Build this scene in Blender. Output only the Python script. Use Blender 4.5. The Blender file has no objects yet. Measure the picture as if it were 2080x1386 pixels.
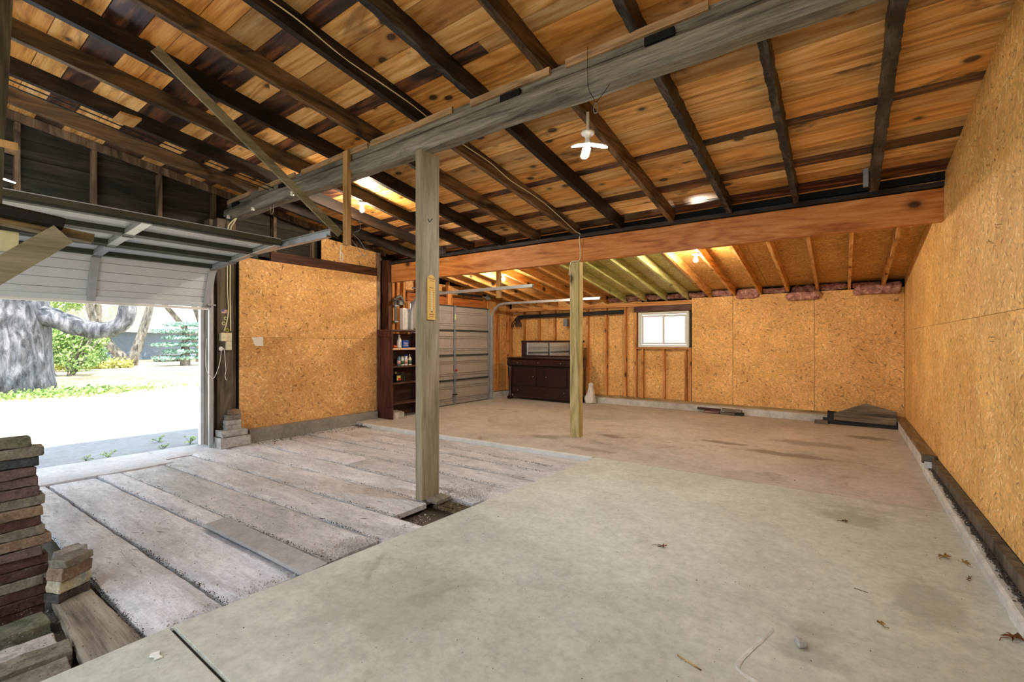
import bpy, bmesh, math, random
from mathutils import Vector, Matrix, noise
R = random.Random(7)
SC = bpy.context.scene
COL = SC.collection

# ------------------------------------------------ camera, world, sun, exposure
cd = bpy.data.cameras.new('camera'); cam = bpy.data.objects.new('camera', cd); COL.objects.link(cam)
cd.sensor_width = 36.0; cd.lens = 924/2080*36.0; cd.clip_start = .05; cd.clip_end = 400
cd.shift_y = 0.001
cam.location = (0, 0, 1.35); cam.rotation_euler = (math.pi/2, 0, math.radians(36.03))
SC.camera = cam
SC.view_settings.view_transform = 'Standard'; SC.view_settings.look = 'None'
SC.view_settings.gamma = 1.0; SC.view_settings.use_curve_mapping = False
SC.view_settings.exposure = 0.32
W = bpy.data.worlds.new('sky'); SC.world = W; W.use_nodes = True
_bg = W.node_tree.nodes['Background']; _bg.inputs[0].default_value = (.80, .89, 1.0, 1); _bg.inputs[1].default_value = 3.0
sd = bpy.data.lights.new('sun', 'SUN'); sd.energy = 10.0; sd.angle = math.radians(.6); sd.color = (1, .95, .86)
sun = bpy.data.objects.new('sun', sd); COL.objects.link(sun)
sun.rotation_euler = (0, math.radians(22), math.radians(14))   # high sun from beyond the right wall
LED_W, BULB_W = 440.0, 1750.0                                    # radiance of lamp surfaces

# ------------------------------------------------ node helpers
def hx(s, k=1.0):
    r = [int(s[i:i+2], 16)/255 for i in (0, 2, 4)]
    return tuple((c/12.92 if c <= .04045 else ((c+.055)/1.055)**2.4)*k for c in r) + (1,)
class Mt:
    def __init__(s, name, rough=.7, metal=0.0):
        s.m = bpy.data.materials.new(name); s.m.use_nodes = True; s.nt = s.m.node_tree
        s.b = s.nt.nodes['Principled BSDF']; s.b.inputs['Roughness'].default_value = rough
        s.b.inputs['Metallic'].default_value = metal
        s.b.inputs['Specular IOR Level'].default_value = .3
    def n(s, t, _p=None, **k):
        x = s.nt.nodes.new('ShaderNode'+t)
        for a, b in (_p or {}).items(): setattr(x, a, b)
        for a, b in k.items():
            key = int(a[1:]) if a[0] == 'i' and a[1:].isdigit() else a.replace('_', ' ')
            s.put(x.inputs[key], b)
        return x
    def put(s, sock, v):
        if isinstance(v, bpy.types.NodeSocket): s.nt.links.new(v, sock)
        else: sock.default_value = v
    def ma(s, op, a, b=0.0, c=0.0, clamp=False):
        x = s.n('Math', {'operation': op, 'use_clamp': clamp}, i0=a, i1=b, i2=c); return x.outputs[0]
    def vm(s, op, a, b=(0, 0, 0)):
        x = s.n('VectorMath', {'operation': op}, i0=a, i1=b); return x.outputs[0]
    def mix(s, f, a, b, mode='MIX'):
        x = s.n('Mix', {'data_type': 'RGBA', 'blend_type': mode})
        s.put(x.inputs[0], f); s.put(x.inputs[6], a); s.put(x.inputs[7], b); return x.outputs[2]
    def ramp(s, f, st):
        x = s.n('ValToRGB'); e = x.color_ramp.elements
        while len(e) < len(st): e.new(.5)
        for i, (p, c) in enumerate(st): e[i].position = p; e[i].color = c if len(c) == 4 else (*c, 1)
        s.put(x.inputs[0], f); return x.outputs[0]
    def step(s, f, a, b):
        x = s.n('MapRange', {'interpolation_type': 'SMOOTHSTEP'}); s.put(x.inputs[0], f)
        x.inputs[1].default_value = a; x.inputs[2].default_value = b; return x.outputs[0]
    def rnd(s): return s.n('ObjectInfo').outputs['Random']
    def pos(s, off=True):
        g = s.n('NewGeometry').outputs['Position']
        if not off: return g
        o = s.vm('MULTIPLY', s.n('CombineXYZ', i0=s.rnd(), i1=s.rnd(), i2=s.rnd()).outputs[0], (31, 17, 23))
        return s.vm('ADD', g, o)
    def mp(s, v, sc=(1, 1, 1), rot=(0, 0, 0)):
        return s.n('Mapping', Vector=v, Rotation=rot, Scale=sc).outputs[0]
    def noi(s, v, sc=1, det=2, ro=.5, dist=0.0):
        return s.n('TexNoise', Vector=v, Scale=sc, Detail=det, Roughness=ro, Distortion=dist).outputs[0]
    def vor(s, v, sc=1, feat='F1', dims='3D'):
        return s.n('TexVoronoi', {'feature': feat, 'voronoi_dimensions': dims}, Vector=v, Scale=sc)
    def bump(s, h, st=.3, d=.01):
        s.nt.links.new(s.n('Bump', Strength=st, Distance=d, Height=h).outputs[0], s.b.inputs['Normal'])
    def col(s, c): s.put(s.b.inputs['Base Color'], c); return s

def plain(name, c, rough=.6, metal=0.0, grit=.12):
    M = Mt(name, rough, metal); v = M.pos()
    f = M.ma('ADD', M.ma('MULTIPLY', M.noi(v, 9, 4, .6), .6), M.ma('MULTIPLY', M.noi(v, 70, 2), .4))
    a = hx(c); dk = tuple(x*(1-2.2*grit) for x in a[:3])+(1,); lt = tuple(min(1, x*(1+1.2*grit)) for x in a[:3])+(1,)
    M.col(M.ramp(f, [(.3, dk), (.7, lt)])); return M.m
AX = {'x': 0, 'y': 1, 'z': 2}
def wood(name, dark, mid, light, axis='x', knots=.0, stain=0.0, stc='1a1412', var=.25, rough=.65, bst=.25, grain=1.0, spec=.3):
    M = Mt(name, rough); v = M.pos(); M.b.inputs['Specular IOR Level'].default_value = spec
    def s3(al, ac): a = [ac]*3; a[AX[axis]] = al; return tuple(a)
    big = M.noi(M.mp(v, s3(.45, 3.2)), 1, 2, .45, .3)
    rings = M.ma('MULTIPLY_ADD', M.ma('SINE', M.ma('MULTIPLY', big, 62)), .5, .5)
    g1 = M.noi(M.mp(v, s3(1.2, 14)), 1, 4, .6, .4)
    fine = M.noi(M.mp(v, s3(5, 110)), 1, 2, .6)
    f = M.ma('ADD', M.ma('ADD', M.ma('MULTIPLY', rings, .13*grain), M.ma('MULTIPLY', g1, .60)), M.ma('MULTIPLY', fine, .30))
    c = M.ramp(f, [(.32, hx(dark)), (.50, hx(mid)), (.70, hx(light))])
    r = M.rnd()
    c = M.mix(1.0, c, M.ramp(r, [(0, (1-var,)*3), (.5, (1, 1-.12*var, 1-.2*var)), (1, (1+var*.35, 1+var*.3, 1+var*.25))]), 'MULTIPLY')
    h = f
    if stain:
        sn = M.noi(M.mp(v, s3(1.0, 2.6)), 1.3, 4, .62, .8)
        sm = M.step(sn, .62-stain*.25, .80-stain*.22)
        c = M.mix(M.ma('MULTIPLY', sm, .85), c, hx(stc))
    if knots:
        vo = M.vor(M.mp(v, s3(1.9, 2.7)), knots*1.35)
        d = vo.outputs['Distance']
        pick = M.ma('GREATER_THAN', M.n('SeparateColor', i0=vo.outputs['Color']).outputs[0], .35)
        k1 = M.ma('MULTIPLY', M.step(d, .27, .14), pick); k2 = M.ma('MULTIPLY', M.step(d, .17, .12), pick)
        c = M.mix(M.ma('MULTIPLY', k1, .55), c, hx(dark, .6)); c = M.mix(M.ma('MULTIPLY', k2, .8), c, hx('150c07'))
    M.col(c); M.bump(h, bst, .006); return M.m
def osb(name, face='x', tone=1.0, tint=(1, 1, 1), warp=1.0, hi='e0b878', md='c48a42', lo='8a5720', vert=False):
    M = Mt(name, .55); v = M.pos(False)
    sx = M.n('SeparateXYZ', i0=v)
    o = {'x': ('Y', 'Z'), 'y': ('X', 'Z'), 'z': ('X', 'Y')}[face]
    uv = M.n('CombineXYZ', i0=sx.outputs[o[0]], i1=sx.outputs[o[1]], i2=M.ma('MULTIPLY', M.rnd(), 9)).outputs[0]
    w = M.n('TexNoise', Vector=uv, Scale=7.0, Detail=2.0).outputs['Color']
    uv = M.vm('ADD', uv, M.vm('MULTIPLY', M.vm('SUBTRACT', w, (.5, .5, .5)), (.045, .045, 0)))
    vals = []
    for i, (ang, a, b) in enumerate(((.5, 19, 62), (1.75, 17, 56), (2.7, 22, 70), (1.15, 15, 52))):
        vo = M.vor(M.mp(uv, (a, b, 1), (0, 0, 0)) if 0 else M.mp(M.mp(uv, (1, 1, 1), (0, 0, ang)), (a, b, 1)), 1)
        s = M.n('SeparateColor', i0=vo.outputs['Color']); vals.append((s.outputs[0], s.outputs[1], vo.outputs['Distance']))
    cell = M.n('SeparateColor', i0=M.vor(uv, 19).outputs['Color']).outputs[0]
    m1 = M.mix(M.ma('GREATER_THAN', cell, .5), vals[0][0], vals[1][0])
    m2 = M.mix(M.ma('GREATER_THAN', cell, .72), m1, vals[2][0])
    f = M.mix(M.ma('LESS_THAN', cell, .2), m2, vals[3][0])
    c = M.ramp(f, [(0.0, hx(lo, .8)), (.05, hx(md, .82)), (.22, hx(md, .93)), (.72, hx(md, 1.06)), (.87, hx(md, 1.16)), (.95, hx(hi))])
    # sparse thin dark flakes
    dv = M.vor(M.mp(M.mp(uv, (1, 1, 1), (0, 0, .9)), (15, 75, 1)), 1); ds = M.n('SeparateColor', i0=dv.outputs['Color']).outputs[0]
    dk = M.ma('MULTIPLY', M.ma('GREATER_THAN', ds, .962), M.step(dv.outputs['Distance'], .45, .25))
    dv2 = M.vor(M.mp(M.mp(uv, (1, 1, 1), (0, 0, -.6)), (18, 84, 1)), 1); ds2 = M.n('SeparateColor', i0=dv2.outputs['Color']).outputs[0]
    dk2 = M.ma('MULTIPLY', M.ma('GREATER_THAN', ds2, .972), M.step(dv2.outputs['Distance'], .45, .25))
    c = M.mix(M.ma('MULTIPLY', M.ma('MAXIMUM', dk, dk2), .6), c, hx('3a200c'))
    c = M.mix(1.0, c, M.ramp(M.noi(M.mp(uv, (1, 1, 1)), 55, 4, .7), [(.34, (.87, .85, .82)), (.66, (1.09, 1.09, 1.08))]), 'MULTIPLY'); soft = M.noi(uv, 1.6, 5, .62)
    c = M.mix(1.0, c, M.ramp(soft, [(.32, (.84*tone, .78*tone, .68*tone)), (.5, (.98*tone, .96*tone, .92*tone)), (.64, (1.12*tone, 1.12*tone, 1.12*tone))]), 'MULTIPLY')
    if tint != (1, 1, 1): c = M.mix(1.0, c, (*tint, 1), 'MULTIPLY')
    M.col(c); M.bump(f, .18, .003); return M.m
def concrete(name, c1, c2, dark='6d6a5c', blot=.5, bst=.25, warm=None, scale=1.0, spots=()):
    M = Mt(name, .62); v = M.pos(False)
    a = M.noi(v, .9*scale, 5, .62, .4); b = M.noi(v, 7*scale, 4, .65); d = M.noi(v, 60, 2, .6)
    c = M.ramp(M.ma('ADD', M.ma('MULTIPLY', a, .6), M.ma('MULTIPLY', b, .4)), [(.36, hx(c1)), (.62, hx(c2))])
    st = M.noi(M.vm('ADD', v, (7, 3, 0)), 1.4, 5, .68, 1.2)
    c = M.mix(M.ma('MULTIPLY', M.step(st, .56, .74), blot), c, hx(dark))
    st2 = M.noi(M.mp(v, (1.1, 4, 1), (0, 0, .35)), 1.1, 5, .7, .8)
    c = M.mix(M.ma('MULTIPLY', M.step(st2, .60, .76), blot*.7), c, hx(dark, 1.25))
    sp = M.vor(v, 30); s1 = M.ma('MULTIPLY', M.step(sp.outputs['Distance'], .14, .07), M.ma('GREATER_THAN', M.n('SeparateColor', i0=sp.outputs['Color']).outputs[0], .86))
    c = M.mix(M.ma('MULTIPLY', s1, .7), c, hx('4b463c'))
    mo = M.noi(v, 22, 4, .75); c = M.mix(1.0, c, M.ramp(mo, [(.36, (.86, .86, .85)), (.5, (.98, .98, .98)), (.64, (1.07, 1.07, 1.06))]), 'MULTIPLY')
    if spots:
        sx = M.n('SeparateXYZ', i0=v); wob = M.ma('MULTIPLY', M.ma('SUBTRACT', M.noi(v, 4.5, 5, .7), .5), 2.2)
        for (px, py, rx, ry, k) in spots:
            dx = M.ma('DIVIDE', M.ma('SUBTRACT', sx.outputs[0], px), rx); dy = M.ma('DIVIDE', M.ma('SUBTRACT', sx.outputs[1], py), ry)
            dd = M.ma('ADD', M.ma('SQRT', M.ma('ADD', M.ma('MULTIPLY', dx, dx), M.ma('MULTIPLY', dy, dy))), wob)
            c = M.mix(M.ma('MULTIPLY', M.step(dd, 1.1, .5), k), c, hx(dark, .8))
    if warm:
        c = M.mix(1.0, c, hx(warm), 'MULTIPLY')
    M.col(c); M.bump(M.ma('ADD', M.ma('MULTIPLY', b, .6), M.ma('MULTIPLY', d, .25)), bst, .008); return M.m
def emis(name, c, s):
    M = Mt(name); M.b.inputs['Emission Color'].default_value = (*c, 1); M.b.inputs['Emission Strength'].default_value = s
    M.b.inputs['Base Color'].default_value = (*c, 1); return M.m

# ------------------------------------------------ mesh helpers
def new(): return bmesh.new()
def obj(name, bm, mat, parent=None, loc=None, smooth=False):
    me = bpy.data.meshes.new(name)
    if isinstance(bm, bmesh.types.BMesh):
        bmesh.ops.recalc_face_normals(bm, faces=bm.faces); bm.to_mesh(me); bm.free()
    else: me = bm
    if mat: me.materials.append(mat)
    if smooth:
        for p in me.polygons: p.use_smooth = True
    o = bpy.data.objects.new(name, me); COL.objects.link(o)
    if parent: o.parent = parent
    if loc: o.location = loc
    return o
def tag(o, label=None, cat=None, group=None, kind=None):
    if label: o['label'] = label
    if cat: o['category'] = cat
    if group: o['group'] = group
    if kind: o['kind'] = kind
    return o
def thing(name, label, cat, loc=(0, 0, 0), rz=0.0, group=None):
    o = bpy.data.objects.new(name, None); COL.objects.link(o); o.location = loc; o.rotation_euler = (0, 0, rz)
    o.empty_display_size = .1
    return tag(o, label, cat, group)
def struct(name, bm=None, mat=None):
    o = obj(name, bm, mat) if bm is not None else bpy.data.objects.new(name, None)
    if bm is None: COL.objects.link(o)
    o['kind'] = 'structure'; return o
def box(bm, x0, x1, y0, y1, z0, z1, bev=0.0, M=None):
    vs = [bm.verts.new((x, y, z)) for z in (z0, z1) for y in (y0, y1) for x in (x0, x1)]
    fs = [bm.faces.new([vs[i] for i in q]) for q in ((0, 2, 3, 1), (4, 5, 7, 6), (0, 1, 5, 4), (2, 6, 7, 3), (0, 4, 6, 2), (1, 3, 7, 5))]
    if bev:
        es = list({e for f in fs for e in f.edges})
        r = bmesh.ops.bevel(bm, geom=es, offset=bev, segments=1, affect='EDGES', profile=.5)
        vs = list({v for f in r['faces'] for v in f.verts} | {v for v in vs if v.is_valid})
    if M is not None:
        for v in vs:
            if v.is_valid: v.co = M @ v.co
    return bm
def bx(*a, bev=0.0): return box(new(), *a, bev=bev)
def beam(bm, p0, p1, w, h, seg=1, jit=0.0, up=(0, 0, 1), ch=0.0, freq=3.0, tap=1.0, seed=0.0):
    """bar between two points; w across, h along up; ch chamfers the corners, jit roughens it"""
    p0 = Vector(p0); p1 = Vector(p1); d = (p1-p0).normalized(); u = Vector(up)
    s = d.cross(u).normalized(); u = s.cross(d).normalized()
    if ch: pr = [(-w/2+ch, -h/2), (w/2-ch, -h/2), (w/2, -h/2+ch), (w/2, h/2-ch), (w/2-ch, h/2), (-w/2+ch, h/2), (-w/2, h/2-ch), (-w/2, -h/2+ch)]
    else: pr = [(-w/2, -h/2), (w/2, -h/2), (w/2, h/2), (-w/2, h/2)]
    rings = []
    for i in range(seg+1):
        t = i/seg; c = p0.lerp(p1, t); k = 1+(tap-1)*t; ring = []
        for (a, b) in pr:
            q = c+s*a*k+u*b*k
            if jit:
                nn = noise.noise_vector(q*freq+Vector((seed, 3.1*seed, 0)))+.5*noise.noise_vector(q*freq*3.1)
                q = q+(s*nn.x+u*nn.z)*jit
            ring.append(bm.verts.new(q))
        rings.append(ring)
    n = len(pr)
    for a, b in zip(rings, rings[1:]):
        for i in range(n): bm.faces.new((a[i], a[(i+1) % n], b[(i+1) % n], b[i]))
    bm.faces.new(rings[0][::-1]); bm.faces.new(rings[-1]); return bm
def prism(bm, poly, z0, z1, M=None):
    a = [bm.verts.new((x, y, z0)) for x, y in poly]; b = [bm.verts.new((x, y, z1)) for x, y in poly]; n = len(poly)
    for i in range(n): bm.faces.new((a[i], a[(i+1) % n], b[(i+1) % n], b[i]))
    bm.faces.new(a[::-1]); bm.faces.new(b)
    if M is not None:
        for v in a+b: v.co = M @ v.co
    return bm
def lathe(bm, prof, n=16, c=(0, 0, 0), M=None):
    rs = []
    for r, z in prof:
        rs.append([bm.verts.new((c[0]+r*math.cos(6.2832*i/n), c[1]+r*math.sin(6.2832*i/n), c[2]+z)) for i in range(n)])
    for a, b in zip(rs, rs[1:]):
        for i in range(n): bm.faces.new((a[i], a[(i+1) % n], b[(i+1) % n], b[i]))
    bm.faces.new(rs[0][::-1]); bm.faces.new(rs[-1])
    if M is not None:
        for r in rs:
            for v in r: v.co = M @ v.co
    return bm
def smooth(pts, k=6):
    P = [Vector(p) for p in pts]; P = [P[0]*2-P[1]]+P+[P[-1]*2-P[-2]]; out = []
    for i in range(1, len(P)-2):
        a, b, c, d = P[i-1:i+3]
        for j in range(k):
            t = j/k
            out.append(.5*((2*b)+(c-a)*t+(2*a-5*b+4*c-d)*t*t+(3*b-a-3*c+d)*t**3))
    out.append(P[-2]); return out
def tube(bm, pts, r, n=6, rough=0.0, seed=0.0):
    P = [Vector(p) for p in pts]; rad = r if isinstance(r, (list, tuple)) else [r]*len(P); rings = []
    d0 = (P[1]-P[0]).normalized(); s = d0.cross(Vector((.13, .27, .95)) if abs(d0.z) < .9 else Vector((1, .1, 0))).normalized()
    for i, p in enumerate(P):
        d = (P[min(i+1, len(P)-1)]-P[max(i-1, 0)]).normalized()
        s = (s-d*s.dot(d)).normalized(); u = s.cross(d)
        ring = []
        for j in range(n):
            a = 6.2832*j/n; k = rad[i]
            dr = s*math.cos(a)+u*math.sin(a)
            if rough: k *= 1+rough*noise.noise((p+dr)*2.2+Vector((seed, 0, 0)))
            ring.append(bm.verts.new(p+dr*k))
        rings.append(ring)
    for a, b in zip(rings, rings[1:]):
        for j in range(n): bm.faces.new((a[j], a[(j+1) % n], b[(j+1) % n], b[j]))
    bm.faces.new(rings[0][::-1]); bm.faces.new(rings[-1]); return bm
def sweep(bm, prof, pts, side):
    """sweep a closed 2D profile (side, normal) along a planar polyline"""
    P = [Vector(p) for p in pts]; S = Vector(side); rings = []
    for i, p in enumerate(P):
        d = (P[min(i+1, len(P)-1)]-P[max(i-1, 0)]).normalized(); nrm = S.cross(d).normalized()
        rings.append([bm.verts.new(p+S*a+nrm*b) for a, b in prof])
    n = len(prof)
    for a, b in zip(rings, rings[1:]):
        for j in range(n): bm.faces.new((a[j], a[(j+1) % n], b[(j+1) % n], b[j]))
    bm.faces.new(rings[0][::-1]); bm.faces.new(rings[-1]); return bm
def gridslab(bm, quad, z, th, nx, ny, amp=.004, edge=.012, seed=0.0, freq=3.0):
    """uneven top surface over a quad (a,b,c,d counter-clockwise) with thickness"""
    a, b, c, d = [Vector((*q, 0)) for q in quad]; V = []
    for j in range(ny+1):
        row = []
        for i in range(nx+1):
            s, t = i/nx, j/ny
            p = a.lerp(b, s).lerp(d.lerp(c, s), t)
            e = 0 if 0 < i < nx and 0 < j < ny else 1
            q = p*freq+Vector((0, 0, seed))
            zz = z+amp*noise.noise(q*1.0)*1.6+amp*.7*noise.noise(q*4)-(edge if e else 0)
            if e: p = p+Vector((noise.noise(q*5), noise.noise(q*5+Vector((9, 9, 9))), 0))*edge*.8
            row.append(bm.verts.new((p.x, p.y, zz)))
        V.append(row)
    for j in range(ny):
        for i in range(nx): bm.faces.new((V[j][i], V[j][i+1], V[j+1][i+1], V[j+1][i]))
    ring = V[0]+[V[j][nx] for j in range(1, ny+1)]+V[ny][:-1][::-1]+[V[j][0] for j in range(ny-1, 0, -1)]
    low = [bm.verts.new((v.co.x, v.co.y, z-th)) for v in ring]; n = len(ring)
    for i in range(n): bm.faces.new((ring[i], low[i], low[(i+1) % n], ring[(i+1) % n]))
    bm.faces.new(low); return bm
def text_mesh(s, size, depth=.0005):
    cu = bpy.data.curves.new('txt', 'FONT'); cu.body = s; cu.size = size; cu.align_x = 'CENTER'; cu.align_y = 'CENTER'; cu.extrude = depth; cu.resolution_u = 2
    o = bpy.data.objects.new('txt', cu); COL.objects.link(o)
    me = bpy.data.meshes.new_from_object(o.evaluated_get(bpy.context.evaluated_depsgraph_get()))
    bpy.data.objects.remove(o); return me
# ------------------------------------------------ materials
pine = wood('roof_pine', 'a06e38', 'd8a662', 'f2d29c', 'x', knots=1.25, stain=.26, stc='3a1f12', var=.5, rough=.5, spec=.35)
pine2 = wood('roof_pine_orange', '955e28', 'cf944c', 'e8ba78', 'x', knots=1.35, stain=.2, stc='452008', var=.5, rough=.42, spec=.45)
burnt = wood('burnt_board', '150f10', '412a22', '93613c', 'x', knots=.9, stain=.5, stc='0c090b', var=.35, rough=.35, spec=.5)
rafm = wood('rafter_wood', '0f0b09', '2a211b', '50402f', 'y', stain=.5, stc='0c0a09', var=.4, rough=.6, grain=.4)
rafm2 = wood('rafter_wood_brown', '2c2117', '604b36', '8c7152', 'y', stain=.35, stc='15100c', var=.35, rough=.6)
char = wood('charred_rafter', '070707', '1d1b1a', '5a5650', 'y', stain=.3, stc='050505', var=.2, rough=.5, bst=.9, spec=.5)
fir = wood('new_rafter_fir', 'a87034', 'd89f58', 'ecc286', 'y', knots=1.1, var=.2)
firg = wood('window_cast_rafter_fir', '989b58', 'c9cb84', 'e2e3a6', 'y', knots=1.1, var=.2)  # rafter fir with the green cast of window light put into its colour
glu = wood('orange_fir_beam', '8f4d1e', 'bd773a', 'd09358', 'x', knots=.8, var=.05, grain=.9, rough=.5)
grey = wood('hewn_grey_timber', '484741', '858378', 'b2afa2', 'x', stain=.3, stc='3a3936', var=.15, bst=.7, grain=.15)
postm = wood('grey_post_timber', '746a55', '9c9077', 'b9ae97', 'z', stain=.12, stc='6a6450', var=.1, bst=.5, grain=.15)
treat = wood('treated_post_timber', '7f7444', 'ab9d68', 'c4b888', 'z', knots=.8, stain=.2, stc='6d6428', var=.1, bst=.4)
brace = wood('khaki_brace_wood', '68634c', '8d866c', 'aaa388', 'y', var=.1, grain=.15)
hang = wood('pale_hanger_wood', '7d5a30', 'b08a55', 'c9a671', 'z', knots=.8, var=.1)
batm = wood('pale_batten_wood', '7a6046', 'a98d6c', 'c7ab88', 'x', stain=.2, stc='3a2d22', var=.2)
studm = wood('stud_fir', '8a5220', 'c08447', 'd8a468', 'z', knots=1.2, var=.2)
studx = wood('plate_fir', '8a5220', 'bd8246', 'd8a468', 'x', knots=1.2, var=.2)
dstud = wood('old_dark_stud', '33271c', '64513d', '93806a', 'z', knots=.8, stain=.2, var=.4)
dside = wood('dark_siding', '16140f', '302c24', '4d463a', 'y', grain=.4, stain=.3, stc='100e0c', var=.4)
brownb = wood('brown_board', '24120a', '45281a', '5f3b26', 'y', var=.1, stain=.2)
brownx = wood('brown_header', '3a2622', '5d443d', '77594f', 'x', var=.1)
jambm = wood('grey_brown_jamb', '3a332a', '5c5345', '766d5d', 'z', stain=.2, var=.3)
mahog = wood('mahogany', '120606', '260e0c', '3a1913', 'z', var=.1, rough=.35, spec=.5, bst=.08)
shmah = wood('shelf_mahogany', '2a1512', '472722', '623a31', 'z', var=.1, rough=.4, bst=.08)
mahx = wood('mahogany_horizontal', '120606', '270f0c', '401d15', 'x', var=.1, rough=.3, spec=.6, bst=.08)
shelfw = wood('shelf_dark_wood', '241410', '452b22', '61463a', 'y', var=.1, rough=.5)
barn = wood('grey_barn_board', '3a342a', '6d6352', '90866f', 'x', grain=.3, stain=.2, stc='7e5a34', var=.25)
blackw = wood('black_tarred_wood', '0b0b0b', '1a1b1a', '30322f', 'x', var=.1, bst=.6)
osbR = osb('osb_right_wall', 'x', 1.0, hi='f0d49a', md='e0b26c', lo='ac7c44')
osbL = osb('osb_left_wall', 'x', .97, hi='e6c48e', md='d4a468', lo='a07442')
osbB = osb('osb_back_wall', 'y', 1.0, hi='ecc888', md='deae6a', lo='a87c46')
osbC = osb('osb_roof_deck', 'z', 1.0, hi='e4c088', md='ca9a52', lo='94682e')
osbG = osb('osb_roof_deck_window_cast', 'z', .95, hi='e2deaa', md='c6bb74', lo='94884c')  # same deck board, green window-light cast put into the colour
conc = concrete('slab_concrete', 'a9aba0', 'c7cabf', '8e8b7a', .5, spots=[(.38, 3.14, .20, .30, .45), (.09, 4.36, .22, .22, .5), (-.12, 2.35, .16, .10, .4), (-1.9, 1.6, .5, .5, .35), (.3, 5.1, .35, .3, .4)])
concf = concrete('far_slab_concrete', 'a29d93', 'c0bcb3', '7d705c', .65, spots=[(-.55, 6.35, .75, .12, .7), (-2.70, 6.12, .22, .12, .8), (-1.35, 6.6, .35, .10, .8), (-.3, 7.2, .6, .2, .5), (.3, 8.1, .3, .15, .8), (-3.4, 5.5, .3, .12, .5), (-2.6, 5.2, .4, .1, .5)])
conck = concrete('kerb_concrete', 'a3a29b', 'd2d2cd', '6d6a60', .5, bst=.7)
conct = concrete('threshold_concrete', 'b0aeb0', 'cdccd0', '8f8a86', .3)
concd = concrete('left_kerb_concrete', '77736a', '97938a', '5c574c', .5)
soil = plain('dark_soil', '332c25', .9, 0, .3)
dirt = concrete('dirt', '3a3228', '5a4e40', '231d17', .6, bst=1.0)
def plank_mat():
    M = Mt('dusty_plank', .8); v = M.pos()
    a = M.noi(M.mp(v, (.8, 2.2, 1)), 1.3, 5, .65, .6); g = M.noi(M.mp(v, (6, 22, 8)), 1, 4, .7, .8); d = M.noi(v, 45, 3, .65)
    f = M.ma('ADD', M.ma('ADD', M.ma('MULTIPLY', a, .5), M.ma('MULTIPLY', g, .3)), M.ma('MULTIPLY', d, .22))
    c = M.ramp(f, [(.34, hx('949698')), (.50, hx('c2c4c8')), (.62, hx('e2e4e8'))])
    c = M.mix(1.0, c, M.ramp(M.rnd(), [(0, (.88, .86, .83)), (1, (1.05, 1.04, 1.05))]), 'MULTIPLY')
    cr = M.noi(M.mp(v, (1.6, 40, 6), (0, 0, .05)), 1, 5, .7, .8)
    c = M.mix(M.ma('MULTIPLY', M.step(cr, .64, .71), .7), c, hx('5c544b'))
    st = M.noi(v, 1.7, 5, .7, 1.0); c = M.mix(M.ma('MULTIPLY', M.step(st, .60, .75), .55), c, hx('85796a'))
    sp = M.vor(v, 26); sm = M.ma('MULTIPLY', M.step(sp.outputs['Distance'], .2, .1), M.ma('GREATER_THAN', M.n('SeparateColor', i0=sp.outputs['Color']).outputs[0], .72)); c = M.mix(M.ma('MULTIPLY', sm, .6), c, hx('4d463d'))
    gv = M.vor(M.mp(M.mp(v, (1, 1, 1), (0, 0, -.55)), (5, 26, 1)), 1); gs = M.n('SeparateColor', i0=gv.outputs['Color']).outputs[0]; zone = M.step(M.noi(v, 1.1, 2), .48, .60)
    gm = M.ma('MULTIPLY', M.ma('MULTIPLY', M.ma('GREATER_THAN', gs, .62), M.step(gv.outputs['Distance'], .22, .12)), zone); c = M.mix(M.ma('MULTIPLY', gm, .75), c, hx('453f38')); cr = M.ma('MAXIMUM', cr, gm)
    M.col(c); M.bump(M.ma('ADD', M.ma('MULTIPLY', g, .7), M.ma('ADD', M.ma('MULTIPLY', d, .5), M.ma('MULTIPLY', cr, -.5))), .55, .012); return M.m
plankm = plank_mat()
plank2 = wood('grey_old_plank', '5a5347', '8d8678', 'a8a294', 'x', stain=.15, stc='5c564b', var=.2, bst=.4, grain=.1)
white = plain('white_door_steel', 'ccd2d6', .45, 0, .03)
paleg = plain('pale_grey_door', '98928c', .5, 0, .08)
rail = plain('grey_door_rail', '3e413b', .5, .1, .06)
galv = plain('galvanized_steel', 'b4b9bd', .38, .55, .08)
galvd = plain('dull_steel', '8d9294', .45, .5, .1)
cream = plain('cream_plastic', 'ddd5b4', .4, 0, .03)
whitep = plain('white_plastic', 'e8e8e4', .35, 0, .02)
blackp = plain('black_rubber', '191816', .6, 0, .2)
ironm = plain('dark_iron', '2b2827', .5, .6, .2)
porc = plain('white_porcelain', 'f0eee6', .2, 0, .02)
vinyl = plain('white_window_vinyl', 'd9dad2', .4, 0, .03)
paper = plain('white_paper', 'dfd9cc', .8, 0, .05)
insul = Mt('pink_insulation', .95); _v = insul.pos(); insul.col(insul.ramp(insul.noi(_v, 14, 5, .7), [(.35, hx('7d504b')), (.52, hx('b98779')), (.68, hx('e0bbab'))])); insul.bump(insul.noi(_v, 22, 5, .7), .9, .03); insul = insul.m
rubber = plain('dark_edge', '0d0c0c', .8, 0, .1)

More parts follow.
